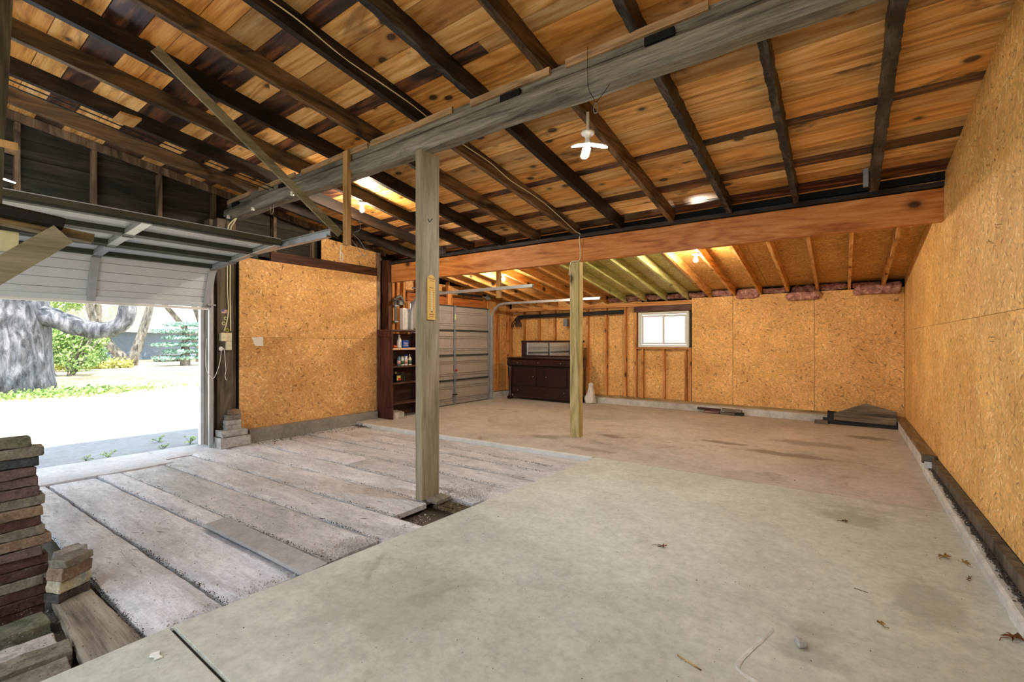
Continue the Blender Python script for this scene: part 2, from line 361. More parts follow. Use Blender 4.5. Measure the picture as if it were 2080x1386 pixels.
# ------------------------------------------------ structure
S = .147
def zr(y): return 3.28-S*(y-2.87) if y < 5.95 else 2.22+.15*(9.45-y)      # underside of rafters
def zd(y): return zr(y)+.15                                             # underside of roof boards
def ypoly(y0, y1, z0, z1, f=zd, off=0.0):
    """(y,z) outline of a board clipped by the roof line"""
    inv = lambda z: 2.87+(3.28+.15+off-z)/S
    yt, yb = inv(z1), inv(z0)
    if y1 <= yt: return [(y0, z0), (y1, z0), (y1, z1), (y0, z1)]
    if yb <= y0: return None
    if y1 >= yb: return [(y0, z0), (yb, z0), (max(yt, y0), z1 if yt > y0 else 3.43+off-S*(y0-2.87)), (y0, min(z1, 3.43+off-S*(y0-2.87)))][:4]
    r = [(y0, z0), (y1, z0), (y1, 3.43+off-S*(y1-2.87))]
    if yt > y0: r += [(yt, z1), (y0, z1)]
    else: r += [(y0, 3.43+off-S*(y0-2.87))]
    return r
def xprism(bm, poly, x0, x1):
    a = [bm.verts.new((x0, y, z)) for y, z in poly]; b = [bm.verts.new((x1, y, z)) for y, z in poly]; n = len(poly)
    for i in range(n): bm.faces.new((a[i], a[(i+1) % n], b[(i+1) % n], b[i]))
    bm.faces.new(a[::-1]); bm.faces.new(b); return bm

# --- floor
floor = struct('floor', bx(-6.95, .79, -2.6, 9.5, -.30, -.13), dirt)
def part(name, bm, mat, parent, **k): return obj(name, bm, mat, parent, **k)
def slab(poly, z0, z1, mat, bev=.005):
    bm = prism(new(), poly, z0, z1)
    es = [e for e in bm.edges if all(abs(v.co.z-z1) < 1e-6 for v in e.verts)]
    bmesh.ops.bevel(bm, geom=es, offset=bev, segments=2, affect='EDGES'); return part('slab', bm, mat, floor)
slab([(-2.575, .80), (.72, .80), (.72, 4.93), (-2.355, 4.89)], -.13, 0, conc)
slab([(-6.88, 4.66), (-2.36, 4.895), (.72, 4.935), (.72, 9.32), (-6.88, 9.32)], -.13, 0.0, concf, .005)
part('slab_edge', beam(new(), (-6.42, 4.655, -.032), (-2.37, 4.868, -.032), .06, .066, 30, .003, ch=.008), plain('pale_edge_concrete', 'cfd0cb', .7, 0, .08), floor)
slab([(-2.60, -2.6), (.72, -2.6), (.72, .788), (-2.59, .788)], -.13, -.004, conc)
part('threshold', gridslab(new(), [(-7.15, -.6), (-6.32, -.6), (-6.30, 1.95), (-7.15, 1.95)], -.035, .12, 10, 20, .003, .01), conct, floor)
part('threshold', gridslab(new(), [(-7.15, 1.955), (-6.52, 1.955), (-6.6, 2.62), (-7.15, 2.62)], -.038, .12, 8, 8, .003, .01, 3), conct, floor)
part('joint_soil', bx(-2.56, .70, .786, .803, -.12, -.014), soil, floor)
seams = [(.47, .44), (.69, .715), (.92, 1.07), (1.29, 1.50), (1.49, 1.67), (1.87, 2.06), (2.24, 2.42), (2.66, 2.79), (3.03, 3.13), (3.42, 3.50), (3.78, 3.85), (4.10, 4.16), (4.36, 4.40), (4.66, 4.88)]
for i, ((a0, a1), (b0, b1)) in enumerate(zip(seams, seams[1:])):
    xl = -6.31 if b0 < 2.0 else -6.53 if b0 < 2.4 else -6.66
    xr = -2.66 if b1 < 2.3 else -2.60+.06*i*.3
    gp = {1: .014, 2: .014, 3: .008}.get(i, .0065)
    f0 = lambda x: a0+(a1-a0)*(x+6.3)/3.7
    f1 = lambda x: b0+(b1-b0)*(x+6.3)/3.7
    z = -.05-.006*R.random()
    if i == 0:
        q = [(-3.66, .535), (-2.63, .505), (-2.66, .71), (-3.66, .672)]
        part('plank', gridslab(new(), q, -.045, .05, 26, 10, .002, .004), plank2, floor); 
        continue
    if i == 1: xl = -6.31
    if i == 8: cuts = [-4.6]
    elif i in (6,): cuts = [-2.93]
    elif i in (10,): cuts = [-3.9]
    else: cuts = []
    xs = [xl]+cuts+[xr]
    for xa, xb in zip(xs, xs[1:]):
        if i == 6 and xa > -3: continue                  # the hole beside the post
        if i == 7 and xb == xr:
            q = [(xa, f0(xa)+gp), (-2.99, f0(-2.99)+gp), (-2.99, f1(-3)-gp), (xa, f1(xa)-gp)]
        else: q = [(xa+.006, f0(xa)+gp), (xb-.006, f0(xb)+gp), (xb-.006, f1(xb)-gp), (xa+.006, f1(xa)-gp)]
        nx = max(6, int((q[1][0]-q[0][0])/.055)); ny = max(4, int((q[3][1]-q[0][1])/.035))
        part('plank', gridslab(new(), q, z, .05, nx, ny, .0055, .008, i*3.3, 2.2), plankm, floor)
part('plank', gridslab(new(), [(-2.97, 3.02), (-2.62, 3.02), (-2.60, 3.14), (-2.97, 3.12)], -.052, .05, 8, 4, .01, .012, 8), plankm, floor)
t = part('cover_plank', box(new(), -.65, .65, -.075, .075, 0, .026, bev=.002), plain('flat_grey_board', 'a5a3a2', .8), floor, loc=(-3.22, 1.505, -.040)); t.rotation_euler = (.03, .004, math.radians(2.0)); t['label'] = 'short grey board laid over the gap between planks'

# --- ceiling
ceil = struct('ceiling', xprism(new(), [(-2.7, zd(-2.7)+.03), (5.94, zd(5.94)+.03), (5.94, zd(5.94)+.06), (-2.7, zd(-2.7)+.07)], -7.35, .95), rubber)
part('roof_skin', xprism(new(), [(5.945, zd(5.95)+.02), (9.75, zd(9.75)+.02), (9.75, zd(9.75)+.05), (5.945, zd(5.95)+.10)], -7.35, .95), rubber, ceil)
RX = [.25-.66*k for k in range(11)]
def roofboard(y0, y1, x0, x1, mat):
    bm = new(); g = .0028; cup = R.uniform(-.004, .004)
    ya, yb = y0+g, y1-g
    xprism(bm, [(ya, zd(ya)), (yb, zd(yb)), (yb, zd(yb)+.024), (ya, zd(ya)+.024)], x0+.002, x1-.002)
    for v in bm.verts: v.co.z += cup*.5
    return part('roof_board', bm, mat, ceil)
darkY = {1.03: -2.7, 1.72: -2.35, 2.50: -2.1, 4.42: 9, 5.19: 9, 5.80: 9}
y = -2.65; first = True
while y < 5.9:
    w = R.choice((.17, .19, .20, .21, .235)); mid = y+w/2
    dk = [k for k in darkY if abs(k-mid) <= w/2+.005]
    y1 = min(y+w, 5.93)
    if dk:
        y1 = min(dk[0]+.10, 5.93); xe = darkY[dk[0]]
        xs = [-7.15, -4.6 if xe < 5 else R.choice((-4.36, -3.04)), xe if xe < 5 else .8]
        roofboard(y, y1, xs[0], xs[1], burnt); roofboard(y, y1, xs[1], xs[2], burnt)
        if xe < 5: roofboard(y, y1, xe, .8, pine)
    else:
        c = sorted(R.sample([x for x in RX if -6 < x < 0], R.choice((1, 2, 2))))
        xs = [-7.15]+c+[.8]
        for a, b in zip(xs, xs[1:]):
            m = pine if R.random() < (.75 if y < 2.6 else .45) else pine2
            if b < -3 and R.random() < .16: m = burnt
            roofboard(y, y1, a, b, m)
    y = y1
for k, x in enumerate(RX):
    m = {0: char, 1: char, 2: char, 3: rafm2, 4: rafm, 5: rafm2, 6: rafm2, 7: rafm}.get(k, rafm)
    cr = m is char
    w = .055 if k not in (0,) else .075
    y0, y1 = -2.6, 5.80
    yb = 2.93
    o1 = R.uniform(-.015, .015)
    m1 = {0: char, 1: char, 2: char, 3: rafm2}.get(k, rafm if k % 2 else rafm2)
    if k == 4: m1 = char
    for (a, b, mm, dx) in ((y0, yb, m1, o1), (yb+.005, y1, m, 0)):
        bm = new(); n = 60 if mm is char else 14
        beam(bm, (x+dx, a, zr(a)+.075), (x+dx, b, zr(b)+.075), w, .149, n*2 if mm is char else n, .009 if mm is char else .003, freq=11 if mm is char else 2, seed=k*1.7+a)
        for v in bm.verts: v.co.z = min(v.co.z, zd(v.co.y)-.0005)
        part('rafter', bm, mm, ceil)
part('rake_board', beam(new(), (-6.93, -2.6, zr(-2.6)+.10), (-6.93, 5.5, zr(5.5)+.10), .03, .09, 10, .002), dstud, ceil)
part('roof_skin', xprism(new(), [(5.7, zd(5.7)+.075), (6.2, zd(5.7)+.075), (6.2, zd(5.7)+.09), (5.7, zd(5.7)+.09)], -7.4, .98), rubber, ceil)
# small odd pieces nailed to the rafters
part('wood_block', bx(-5.30, -5.06, 1.19, 1.34, 3.33, 3.35), pine2, ceil)
o = part('splice_block', bx(-.02, .02, -.02, .02, -.11, .11), galvd, ceil, loc=(.18, 5.60, 2.97))
# extension roof
EX = [.52-.435*k for k in range(17)]
def extpoly(y0, y1, a, b): return [(y0, zr(y0)+a), (y1, zr(y1)+a), (y1, zr(y1)+b), (y0, zr(y0)+b)]
for k, x in enumerate(EX):
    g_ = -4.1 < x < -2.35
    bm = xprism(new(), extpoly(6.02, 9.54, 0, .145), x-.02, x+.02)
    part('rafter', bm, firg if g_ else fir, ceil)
xs = [-7.15, -5.9, -4.1, -2.3, -1.1, .8]
for j, (a, b) in enumerate(zip(xs, xs[1:])):
    for (ya, yb) in ((5.97, 7.16), (7.165, 8.38), (8.385, 9.54)):
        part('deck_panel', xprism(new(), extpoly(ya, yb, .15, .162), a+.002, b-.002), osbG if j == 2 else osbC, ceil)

# --- walls
wr = struct('wall_right', xprism(new(), [(-2.7, -.3), (9.6, -.3), (9.6, zd(9.6)), (5.96, zd(5.96)), (5.94, zd(5.9)), (-2.7, zd(-2.7)+.02)], .84, .90), rubber)
YC = [-2.65, -1.26, 1.18, 3.62, 6.06, 8.50, 9.45]
for a, b in zip(YC, YC[1:]):
    for z0, z1 in ((.15, 1.53), (1.533, 2.90), (2.903, 5)):
        ys = [a+.002+(b-a-.004)*k/60 for k in range(61)]
        if a < 5.95 < b: ys = sorted([y_ for y_ in ys if abs(y_-5.95) > .02]+[5.93, 5.945, 5.955])
        ys = [y_ for y_ in ys if zd(y_)-.003 > z0+.002]
        if len(ys) < 2: continue
        top = [(y_, min(z1, zd(y_)-.003)) for y_ in ys]; top = [p for k, p in enumerate(top) if k in (0, len(top)-1) or not (abs(top[k-1][1]-p[1]) < 1e-9 and abs(top[k+1][1]-p[1]) < 1e-9)]
        bm = new(); cols = [[bm.verts.new((x_, y_, z_)) for x_ in (.79, .802) for z_ in (z0, t_)] for y_, t_ in top]
        for p, q in zip(cols, cols[1:]):
            for k0, k1 in ((0, 1), (1, 3), (3, 2), (2, 0)): bm.faces.new((p[k0], p[k1], q[k1], q[k0]))
        bm.faces.new((cols[0][0], cols[0][1], cols[0][3], cols[0][2])); bm.faces.new((cols[-1][0], cols[-1][1], cols[-1][3], cols[-1][2]))
        part('wall_panel', bm, osbR, wr)
part('sill_plate', beam(new(), (.76, -2.6, .105), (.76, 6.28, .105), .05, .09, 20, .002), jambm, wr)
part('sill_plate', beam(new(), (.735, 6.36, .150), (.735, 9.3, .150), .10, .045, 12, .003), wood('sill_brown', '4d3d28', '7d6746', '98825f', 'y', var=.1), wr)
part('sill_block', bx(.66, .76, 6.29, 6.35, .10, .185, bev=.006), barn, wr)
part('kerb', gridslab(new(), [(.655, -2.6), (.735, -2.6), (.735, 6.27), (.665, 6.27)], .065, .19, 4, 90, .006, .014, 4), conck, wr)
part('kerb', gridslab(new(), [(.68, 6.28), (.80, 6.28), (.80, 9.35), (.69, 9.35)], .127, .25, 4, 40, .003, .008, 5), conck, wr)
bm = new()
for i in range(3200):
    yy = R.uniform(-.5, 6.2); xx = R.gauss(.722, .011); s = R.uniform(.0015, .006)
    box(bm, -s, s, -s, s, -s*.5, s*.6, M=Matrix.Translation((xx, yy, .066+R.random()*.006)) @ Matrix.Rotation(R.random()*6, 4, (.3, .2, 1)))
tag(part('dirt_crumbs', bm, dirt, wr), kind='stuff')
bm = new()
for (yy, zz, n) in ((4.06, 2.06, 3), (4.24, 1.99, 3), (4.24, 1.345, 4)):
    for i in range(n):
        y2 = yy+R.uniform(-.06, .06); z2 = zz+.012*i+R.uniform(-.01, .01)
        tube(bm, [(.80, y2, z2), (.775, y2-.01, z2+.002), (.768, y2-.035*R.uniform(.4, 1), z2+R.uniform(-.01, .012))], .0014, 5)
tag(part('bent_nails', bm, ironm, wr), kind='stuff')

wb = struct('wall_back', None)
wb_ = new(); zt = lambda y: zr(y)+.155
for (a, b, c, d) in ((-7.1, -3.50, -.3, 2.36), (-3.50, -2.51, -.3, 1.26), (-3.50, -2.51, 1.96, 2.36), (-2.51, .90, -.3, 2.36)): box(wb_, a, b, 9.56, 9.60, c, d)
part('sheathing', wb_, rubber, wb)
for (a, b) in ((-2.44, -1.69), (-1.69, -.40), (-.40, .79)): part('wall_panel', bx(a+.003, b-.003, 9.452, 9.464, .145, 2.225), osbB, wb)
for (a, b, c, d) in ((-6.95, -5.84, .16, 2.36), (-5.84, -4.62, .16, 2.36), (-4.62, -3.5, .16, 2.36), (-3.5, -2.44, .16, 1.24)): part('wall_panel', bx(a+.002, b-.002, 9.543, 9.555, c, d), osbB, wb)
for x in (-6.93, -6.52, -6.07, -5.62, -5.18, -4.75, -4.29, -3.84, -3.60): part('stud', bx(x-.02, x+.02, 9.452, 9.54, .165, 2.105), studm, wb)
for x in (-3.45, -3.0, -2.56, -2.47): part('stud', bx(x-.02, x+.02, 9.452, 9.54, .165, 1.20), studm, wb)
part('bottom_plate', bx(-6.95, .79, 9.45, 9.542, .122, .163), wood('plate_weathered', '6a5230', '9a7f50', 'b3986a', 'x', var=.1), wb)
part('top_plate', bx(-6.95, -2.44, 9.448, 9.54, 2.11, 2.195), studx, wb)
part('header', bx(-3.63, -2.45, 9.44, 9.542, 1.985, 2.105), brownx, wb)
part('window_sill', bx(-3.57, -2.45, 9.44, 9.55, 1.203, 1.235), studx, wb)
part('kerb', gridslab(new(), [(-6.9, 9.30), (.70, 9.30), (.70, 9.56), (-6.9, 9.56)], .122, .25, 80, 4, .002, .006, 9), conck, wb)
# window
w1 = struct('window_1', None)
def frame(x0, x1, z0, z1, y0, y1, t): 
    bm = new(); box(bm, x0, x1, y0, y1, z0, z0+t, bev=.004); box(bm, x0, x1, y0, y1, z1-t, z1, bev=.004); box(bm, x0, x0+t, y0, y1, z0+t, z1-t, bev=.004); box(bm, x1-t, x1, y0, y1, z0+t, z1-t, bev=.004); return bm
part('window_frame', frame(-3.53, -2.49, 1.24, 1.975, 9.43, 9.56, .05), vinyl, w1)
part('sash', frame(-3.47, -2.99, 1.30, 1.915, 9.47, 9.50, .04), vinyl, w1)
part('sash', frame(-3.03, -2.55, 1.30, 1.915, 9.505, 9.535, .04), vinyl, w1)
gl = Mt('frosted_window_glass', .45); gl.b.inputs['Transmission Weight'].default_value = 1.0; gl.b.inputs['Base Color'].default_value = (.95, .97, 1, 1); gl.b.inputs['IOR'].default_value = 1.1; gl = gl.m
part('pane', bx(-3.435, -3.025, 9.482, 9.487, 1.335, 1.88), gl, w1); part('pane', bx(-2.995, -2.585, 9.517, 9.522, 1.335, 1.88), gl, w1)

wf = struct('wall_front', None)  # unseen wall; its wide opening is added to let daylight onto the foreground
part('sheathing', bx(-7.1, -5.4, -2.72, -2.66, -.3, 4.2), rubber, wf); part('sheathing', bx(.1, .9, -2.72, -2.66, -.3, 4.2), rubber, wf); part('sheathing', bx(-5.4, .1, -2.72, -2.66, 3.3, 4.2), rubber, wf)

wl = struct('wall_left', None)
sk = new()
for poly in (ypoly(-2.7, .12, -.3, 9, off=.02), ypoly(.12, 2.56, 2.08, 9, off=.02), ypoly(2.56, 5.94, -.3, 9, off=.02)):
    xprism(sk, poly, -7.09, -7.05)
box(sk, -7.09, -7.05, 5.94, 6.0, -.3, 2.9)
xprism(sk, [(6.0, 2.13), (8.42, 2.13), (8.42, zd(8.42)), (6.0, zd(6.0))], -7.09, -7.05)
xprism(sk, [(8.42, -.3), (9.6, -.3), (9.6, zd(9.6)), (8.42, zd(8.42))], -7.09, -7.05)
part('sheathing', sk, rubber, wl)
z = 2.10; i = 0
while z < 3.95:
    for (ya, yb) in ((-2.6, 1.385), (1.387, 2.85), (2.853, 5.5)):
        p = ypoly(ya, yb-.003, z+.003, z+.197, off=0)
        if p and z < 3.43-S*(ya-2.87)-.02: part('siding_board', xprism(new(), p, -7.045-.006*(i % 2), -7.02-.006*(i % 2)), dside, wl)
    z += .2; i += 1
for yy in (-.4, .22, .80, 1.40, 2.02, 2.63, 3.45, 4.06, 4.7): part('stud', bx(-7.02, -6.93, yy-.022, yy+.022, 2.10 if yy < 2.8 else 2.66, zr(yy)+.05), dstud, wl)
part('door_header', bx(-7.0, -6.90, .05, 2.55, 2.06, 2.24), jambm, wl)
part('jamb_board', bx(-7.03, -6.86, 2.54, 2.612, -.08, 3.0), jambm, wl)
part('jamb_board', bx(-7.0, -6.80, 2.615, 2.81, -.05, 3.02), jambm, wl)
part('jamb_board', bx(-7.0, -6.83, 2.813, 2.858, -.02, 3.0), dstud, wl)
part('corner_block', bx(-6.97, -6.86, 2.90, 3.08, 2.60, 2.9), dstud, wl)
wt = plain('white_jamb_trim', 'f0f0ee', .5); part('jamb_trim', bx(-7.12, -7.04, 2.505, 2.555, -.06, 2.06), wt, wl)
part('wall_panel', bx(-6.765, -6.75, 2.87, 5.16, .13, 1.41), osbL, wl); part('wall_panel', bx(-6.765, -6.75, 2.87, 5.16, 1.413, 2.53), osbL, wl)
part('furring', bx(-7.0, -6.77, 2.87, 5.2, .12, 2.5), rubber, wl)
part('brown_board', bx(-6.79, -6.745, 3.3, 5.24, 2.535, 2.675), brownb, wl)
part('wall_panel', xprism(new(), [(4.12, 2.68), (5.18, 2.68), (5.18, 2.96), (4.12, 3.04)], -6.80, -6.788), osbL, wl)
part('corner_post', bx(-6.86, -6.74, 5.17, 5.235, -.0, 2.95), dstud, wl)
part('corner_post', bx(-6.95, -6.72, 5.40, 5.47, 0, 2.85), wood('dark_red_post', '2a140c', '52301f', '6e4630', 'z', var=.1), wl)
for k in range(26): part('lath', bx(-6.98, -6.95, 5.22, 5.42, .35+k*.1, .35+k*.1+.07), dstud, wl)
part('kerb', gridslab(new(), [(-7.0, 2.95), (-6.62, 2.95), (-6.66, 5.12), (-7.0, 5.12)], .13, .25, 4, 30, .002, .006, 6), concd, wl)
part('kerb', gridslab(new(), [(-7.0, 8.5), (-6.86, 8.5), (-6.86, 9.3), (-7.0, 9.3)], .12, .2, 3, 10, .002, .006, 6), conck, wl)
for (a, b, c, d) in ((5.5, 6.0, .1, 2.85), (8.46, 9.54, .12, 2.45), (6.0, 8.46, 2.36, 2.6)): part('wall_panel', bx(-7.03, -7.018, a, b, c, min(d, 2.62 if a == 6.0 else d)), osbL, wl)
for yy in (5.53, 5.66, 5.78, 5.93): part('stud', bx(-7.015, -6.90, yy-.03, yy+.03, .1, 2.8), studm, wl)
for yy in (8.47, 8.55, 8.98, 9.40): part('stud', bx(-7.015, -6.93, yy-.02, yy+.02, .12, 2.3), studm, wl)
for yy in (6.3, 6.75, 7.2, 7.65, 8.1): part('stud', bx(-7.015, -6.93, yy-.02, yy+.02, 2.36, zr(yy)+.1), studm, wl)
hm = wood('door_header_orange', '6e3510', '9a5620', 'b3713a', 'y', var=.1); part('door_header', bx(-6.99, -6.86, 5.97, 8.50, 2.14, 2.32), hm, wl)
part('spring_block', bx(-6.86, -6.82, 7.05, 7.19, 2.15, 2.55), studm, wl)
part('jamb_board', bx(-7.03, -6.84, 8.425, 8.455, 0, 2.32), studm, wl); part('jamb_board', bx(-7.05, -6.83, 5.968, 6.012, 0, 2.13), studm, wl)
# ------------------------------------------------ big timbers and posts
t = thing('hewn_beam', 'long grey hewn timber beam across the room on top of the grey post', 'beam', (0, 0, 0))
Yb = 2.86
obj('lower_timber', beam(new(), (-6.93, Yb-.02, 3.125), (1.0, Yb-.02, 3.12), .20, .16, 110, .012, ch=.045, freq=1.6), grey, t)
obj('upper_timber', beam(new(), (-6.90, Yb, 3.245), (1.0, Yb, 3.24), .165, .085, 70, .005, freq=1.3, seed=4), grey, t)
for a, b, dz in ((-6.85, -6.2, 0), (-5.95, -5.1, .004), (-4.95, -3.75, 0), (-3.7, -2.62, .004), (-2.42, -1.68, 0), (-1.55, -.62, .005), (-.4, .7, 0)):
    obj('batten', beam(new(), (a, Yb-.095, 3.268+dz), (b, Yb-.095, 3.272+dz), .022, .055, 12, .003, seed=a), batm, t)
for x in (-6.6, -5.35, -2.02, -.9): obj('notch_shade', bx(x-.09, x+.09, Yb-.1165, Yb-.09, 3.175, 3.225), rubber, t)  # dark blocks stand for the shade inside the beam's notches
t = thing('fir_beam', 'long orange fir beam under a black ledge spanning the room', 'beam')
P0, P1 = (-6.88, 5.50, 2.61), (.785, 6.06, 2.685)
obj('timber', beam(new(), P0, P1, .09, .322, 30, .001, ch=.004), glu, t)
obj('ledger', beam(new(), (-6.88, 5.49, 2.80), (.785, 6.05, 2.878), .13, .045, 60, .005, seed=2), rafm2 if False else wood('black_ledger', '0f0d0d', '262120', '453a35', 'x', stain=.4, var=.1, bst=.6), t, loc=(0, -.015, 0))
t = thing('timber_post', 'tall grey weathered timber post with a thermometer on it', 'post', (-3.03, 2.87, -.05))
obj('post_body', beam(new(), (0, 0, 0), (0, 0, 3.10), .088, .215, 40, .003, up=(0, 1, 0), ch=.006), postm, t)
bm = new(); tube(bm, [(0, 0, 0), (.018, -.022, 0)], .002, 4); 
bm = new(); box(bm, -.0012, .0012, -.003, .003, 0, .03, M=Matrix.Translation((.0455, -.02, 2.47)) @ Matrix.Rotation(.5, 4, 'X')); box(bm, -.0012, .0012, -.003, .003, 0, .055, M=Matrix.Translation((.0455, -.02, 2.47)) @ Matrix.Rotation(-.75, 4, 'X'))
obj('check_mark', bm, blackp, t)
t = tag(obj('base_shim', beam(new(), (0, -.09, 0), (0, .09, .004), .13, .028, 4, .002), plank2, loc=(-2.915, 2.90, -.05)), 'small wood shim lying at the foot of the grey post', 'board')
t = thing('treated_post', 'short yellowish square post under the orange fir beam', 'post', (-3.08, 5.80, 0))
obj('post_body', beam(new(), (0, 0, 0), (0, 0, 2.50), .145, .145, 60, .0035, up=(0, 1, 0), ch=.012, freq=2.5), treat, t)
t.rotation_euler = (0, 0, math.radians(3))
t = thing('wall_thermometer', 'tan wooden thermometer hanging on the grey timber post', 'thermometer', (-2.984, 2.865, 1.55))
prf = [(-.046, 0), (.046, 0), (.046, .37), (.03, .385), (.012, .40), (-.012, .40), (-.03, .385), (-.046, .37)]
obj('backboard', prism(new(), prf, 0, .012, Matrix(((0, 0, 1, 0), (1, 0, 0, 0), (0, 1, 0, 0), (0, 0, 0, 1)))), plain('tan_varnish', 'd9b063', .4, 0, .06), t)
bm = new(); tube(bm, [(.014, 0, .075), (.014, 0, .25)], .003, 8); obj('glass_tube', bm, whitep, t)
bm = new(); lathe(bm, [(.001, -.006), (.006, -.003), (.006, .003), (.001, .006)], 10, (.015, 0, .072)); obj('bulb', bm, blackp, t)
def put_text(s, size, mat, parent, p, rot, name='lettering'):
    me = text_mesh(s, size); o = obj(name, me, mat, parent, loc=p); o.rotation_euler = rot; return o
RXF = (math.pi/2, 0, math.pi/2)
ink = plain('brown_ink', '5a3216', .6)
put_text('TAYLOR', .021, ink, t, (.0125, 0, .365), RXF)
put_text('THERMOMETER', .008, ink, t, (.0125, 0, .345), RXF); put_text('F  IN SHADE  F', .010, ink, t, (.0125, 0, .285), RXF)
for k in range(9):
    for s_ in (-1, 1): put_text(str(abs(120-20*k)), .009, ink, t, (.0125, .024*s_, .265-.021*k), RXF, 'numeral')
put_text('AMERICAN', .012, ink, t, (.0125, 0, .046), RXF); put_text('FUEL & SUPPLY', .008, ink, t, (.0125, 0, .032), RXF)

# brace, hanger, track holder
t = thing('track_hanger', 'pale upright board hanging from the grey beam and holding the door track', 'board', (-4.02, 2.74, 2.33))
obj('board', box(new(), -.075, .0, -.025, .025, 0, .95, bev=.003), hang, t)
t = tag(obj('diagonal_brace', beam(new(), (-4.13, 1.17, 3.53), (-4.10, 2.69, 2.44), .02, .075, 12, .0015, up=(0, .58, .82)), brace), 'long khaki diagonal brace from a rafter down to the door track', 'brace')
t = tag(obj('track_hanger', beam(new(), (-4.62, 5.98, 2.08), (-4.62, 5.98, 2.70), .04, .08, 2, 0, up=(1, 0, 0)), hang), 'small wooden hanger on the far door track below a bulb', 'board')

# ------------------------------------------------ garage doors
def cprof(w=.055, d=.028, t=.003): return [(-w/2, -d/2), (-w/2, d/2), (w/2, d/2), (w/2, -d/2), (w/2-t*3, -d/2), (w/2-t*3, -d/2+t), (w/2-t, -d/2+t), (w/2-t, d/2-t), (-w/2+t, d/2-t), (-w/2+t, -d/2+t), (-w/2+t*3, -d/2+t), (-w/2+t*3, -d/2)]
def section(door, o, vdir, ndir, Wd, h, mp, mr, ms, stx, grooves, rails=(.05, .05), rd=.045, bottom=False):
    """door section: width along +Y from o, height along vdir, inner face along ndir"""
    X = Vector((0, 1, 0)); Y = Vector(vdir).normalized(); Z = Vector(ndir).normalized()
    M = Matrix(((X.x, Y.x, Z.x, o[0]), (X.y, Y.y, Z.y, o[1]), (X.z, Y.z, Z.z, o[2]), (0, 0, 0, 1)))
    root = bpy.data.objects.new('door_section', None); COL.objects.link(root); root.parent = door
    bm = new(); e = [0]+grooves+[h]
    for a, b in zip(e, e[1:]): box(bm, 0, Wd, a+(.0025 if a else 0), b-(.0025 if b < h else 0), -.02, 0)
    box(bm, 0, Wd, 0, h, -.03, -.021)
    for v in bm.verts: v.co = M @ v.co
    obj('panel', bm, mp, root)
    for a, b in ((0, rails[0]), (h-rails[1], h)):
        bm = new(); box(bm, 0, Wd, a, b, .001, rd, bev=.004); 
        for v in bm.verts: v.co = M @ v.co
        obj('rail', bm, mr, root)
    for sx, sw in stx:
        bm = new(); box(bm, sx, sx+sw, 0, .0, 0, 0) if 0 else None
        box(bm, sx, sx+sw, .002, h-.002, rd*.2, rd+.006, bev=.003)
        for v in bm.verts: v.co = M @ v.co
        s_ = obj('stile', bm, ms, root)
    return root, M
d1 = struct('door_1', None)
H = .535; W1 = 2.32; y0 = .16
stx = [(0.0, .06), (W1/2-.035, .075), (W1-.075, .075)]
gro = [.13, .235, .34, .445]
secs = [((-6.72, y0, 1.81), (.215, 0, .49), (.49, 0, -.215)), ((-6.46, y0, 2.325), (.52, 0, .035), (.035, 0, -.52)), ((-5.925, y0, 2.365), (.53, 0, .03), (.03, 0, -.53)), ((-5.39, y0, 2.395), (.53, 0, .03), (.03, 0, -.53))]
for i, (o, v, n_) in enumerate(secs):
    r_, M = section(d1, o, v, n_, W1, H, white, rail if i else white, galv, stx, gro, rails=((.055, .06) if i else (.06, .04)), rd=.05 if i else .02)
    if i:
        for sx in (W1/2, W1-.04):
            bm = new(); box(bm, sx-.035, sx+.035, -.045, .045, .056, .062, bev=.002); tube(bm, [(sx-.04, 0, .066), (sx+.04, 0, .066)], .008, 8)
            for v2 in bm.verts: v2.co = M @ v2.co
            obj('hinge', bm, galvd, r_)
# bottom astragal + roller brackets + torsion bar
obj('end_rail', box(new(), -4.885, -4.84, y0, y0+W1, 2.395, 2.445, bev=.004), plain('olive_edge', '4a4a3c', .6), d1)
obj('bottom_seal', beam(new(), (-6.73, y0, 1.795), (-6.73, y0+W1, 1.785), .05, .03, 1, 0), whitep, d1)
bm = new(); box(bm, -6.72, -6.68, y0+W1-.08, y0+W1+.02, 1.80, 1.93, bev=.004); tube(bm, [(-6.66, y0+W1-.03, 1.83), (-6.66, y0+W1+.06, 1.83)], .012, 8); obj('roller_bracket', bm, galvd, d1)
bm = new(); tube(bm, [(-6.42, y0, 2.315), (-6.42, y0+W1+.05, 2.315)], .012, 8); obj('strut_bar', bm, galv, d1)
yt = y0+W1+.035
arc = [(-6.56-.0+.0*k, yt, 0) for k in range(0)]
R1 = .36; cx, cz = -6.74+R1, 2.385-R1
pts = [(-6.74, yt, -.04), (-6.74, yt, 1.0), (-6.74, yt, cz)]+[(cx-R1*math.cos(a), yt, cz+R1*math.sin(a)) for a in [math.pi/2*k/9 for k in range(1, 9)]]+[(cx, yt, 2.385), (-5.2, yt, 2.382), (-4.02, yt, 2.378)]
obj('track', sweep(new(), cprof(.05, .03), pts, (0, 1, 0)), galv, d1)
bm = new(); box(bm, -6.38, -4.02, yt+.012, yt+.018, 2.375, 2.435); box(bm, -6.38, -4.02, yt-.02, yt+.018, 2.434, 2.438); obj('track_angle', bm, galv, d1)
bm = new(); box(bm, -6.855, -6.76, yt+.028, yt+.034, .0, 2.1); obj('track_bracket', bm, jambm, d1)
bm = new(); 
for x, z in ((-5.95, 2.36), (-5.38, 2.385), (-6.4, 2.33), (-4.95, 2.41)): tube(bm, [(x, yt-.05, z), (x, yt+.012, z+.012)], .014, 10)
obj('rollers', bm, blackp, d1)
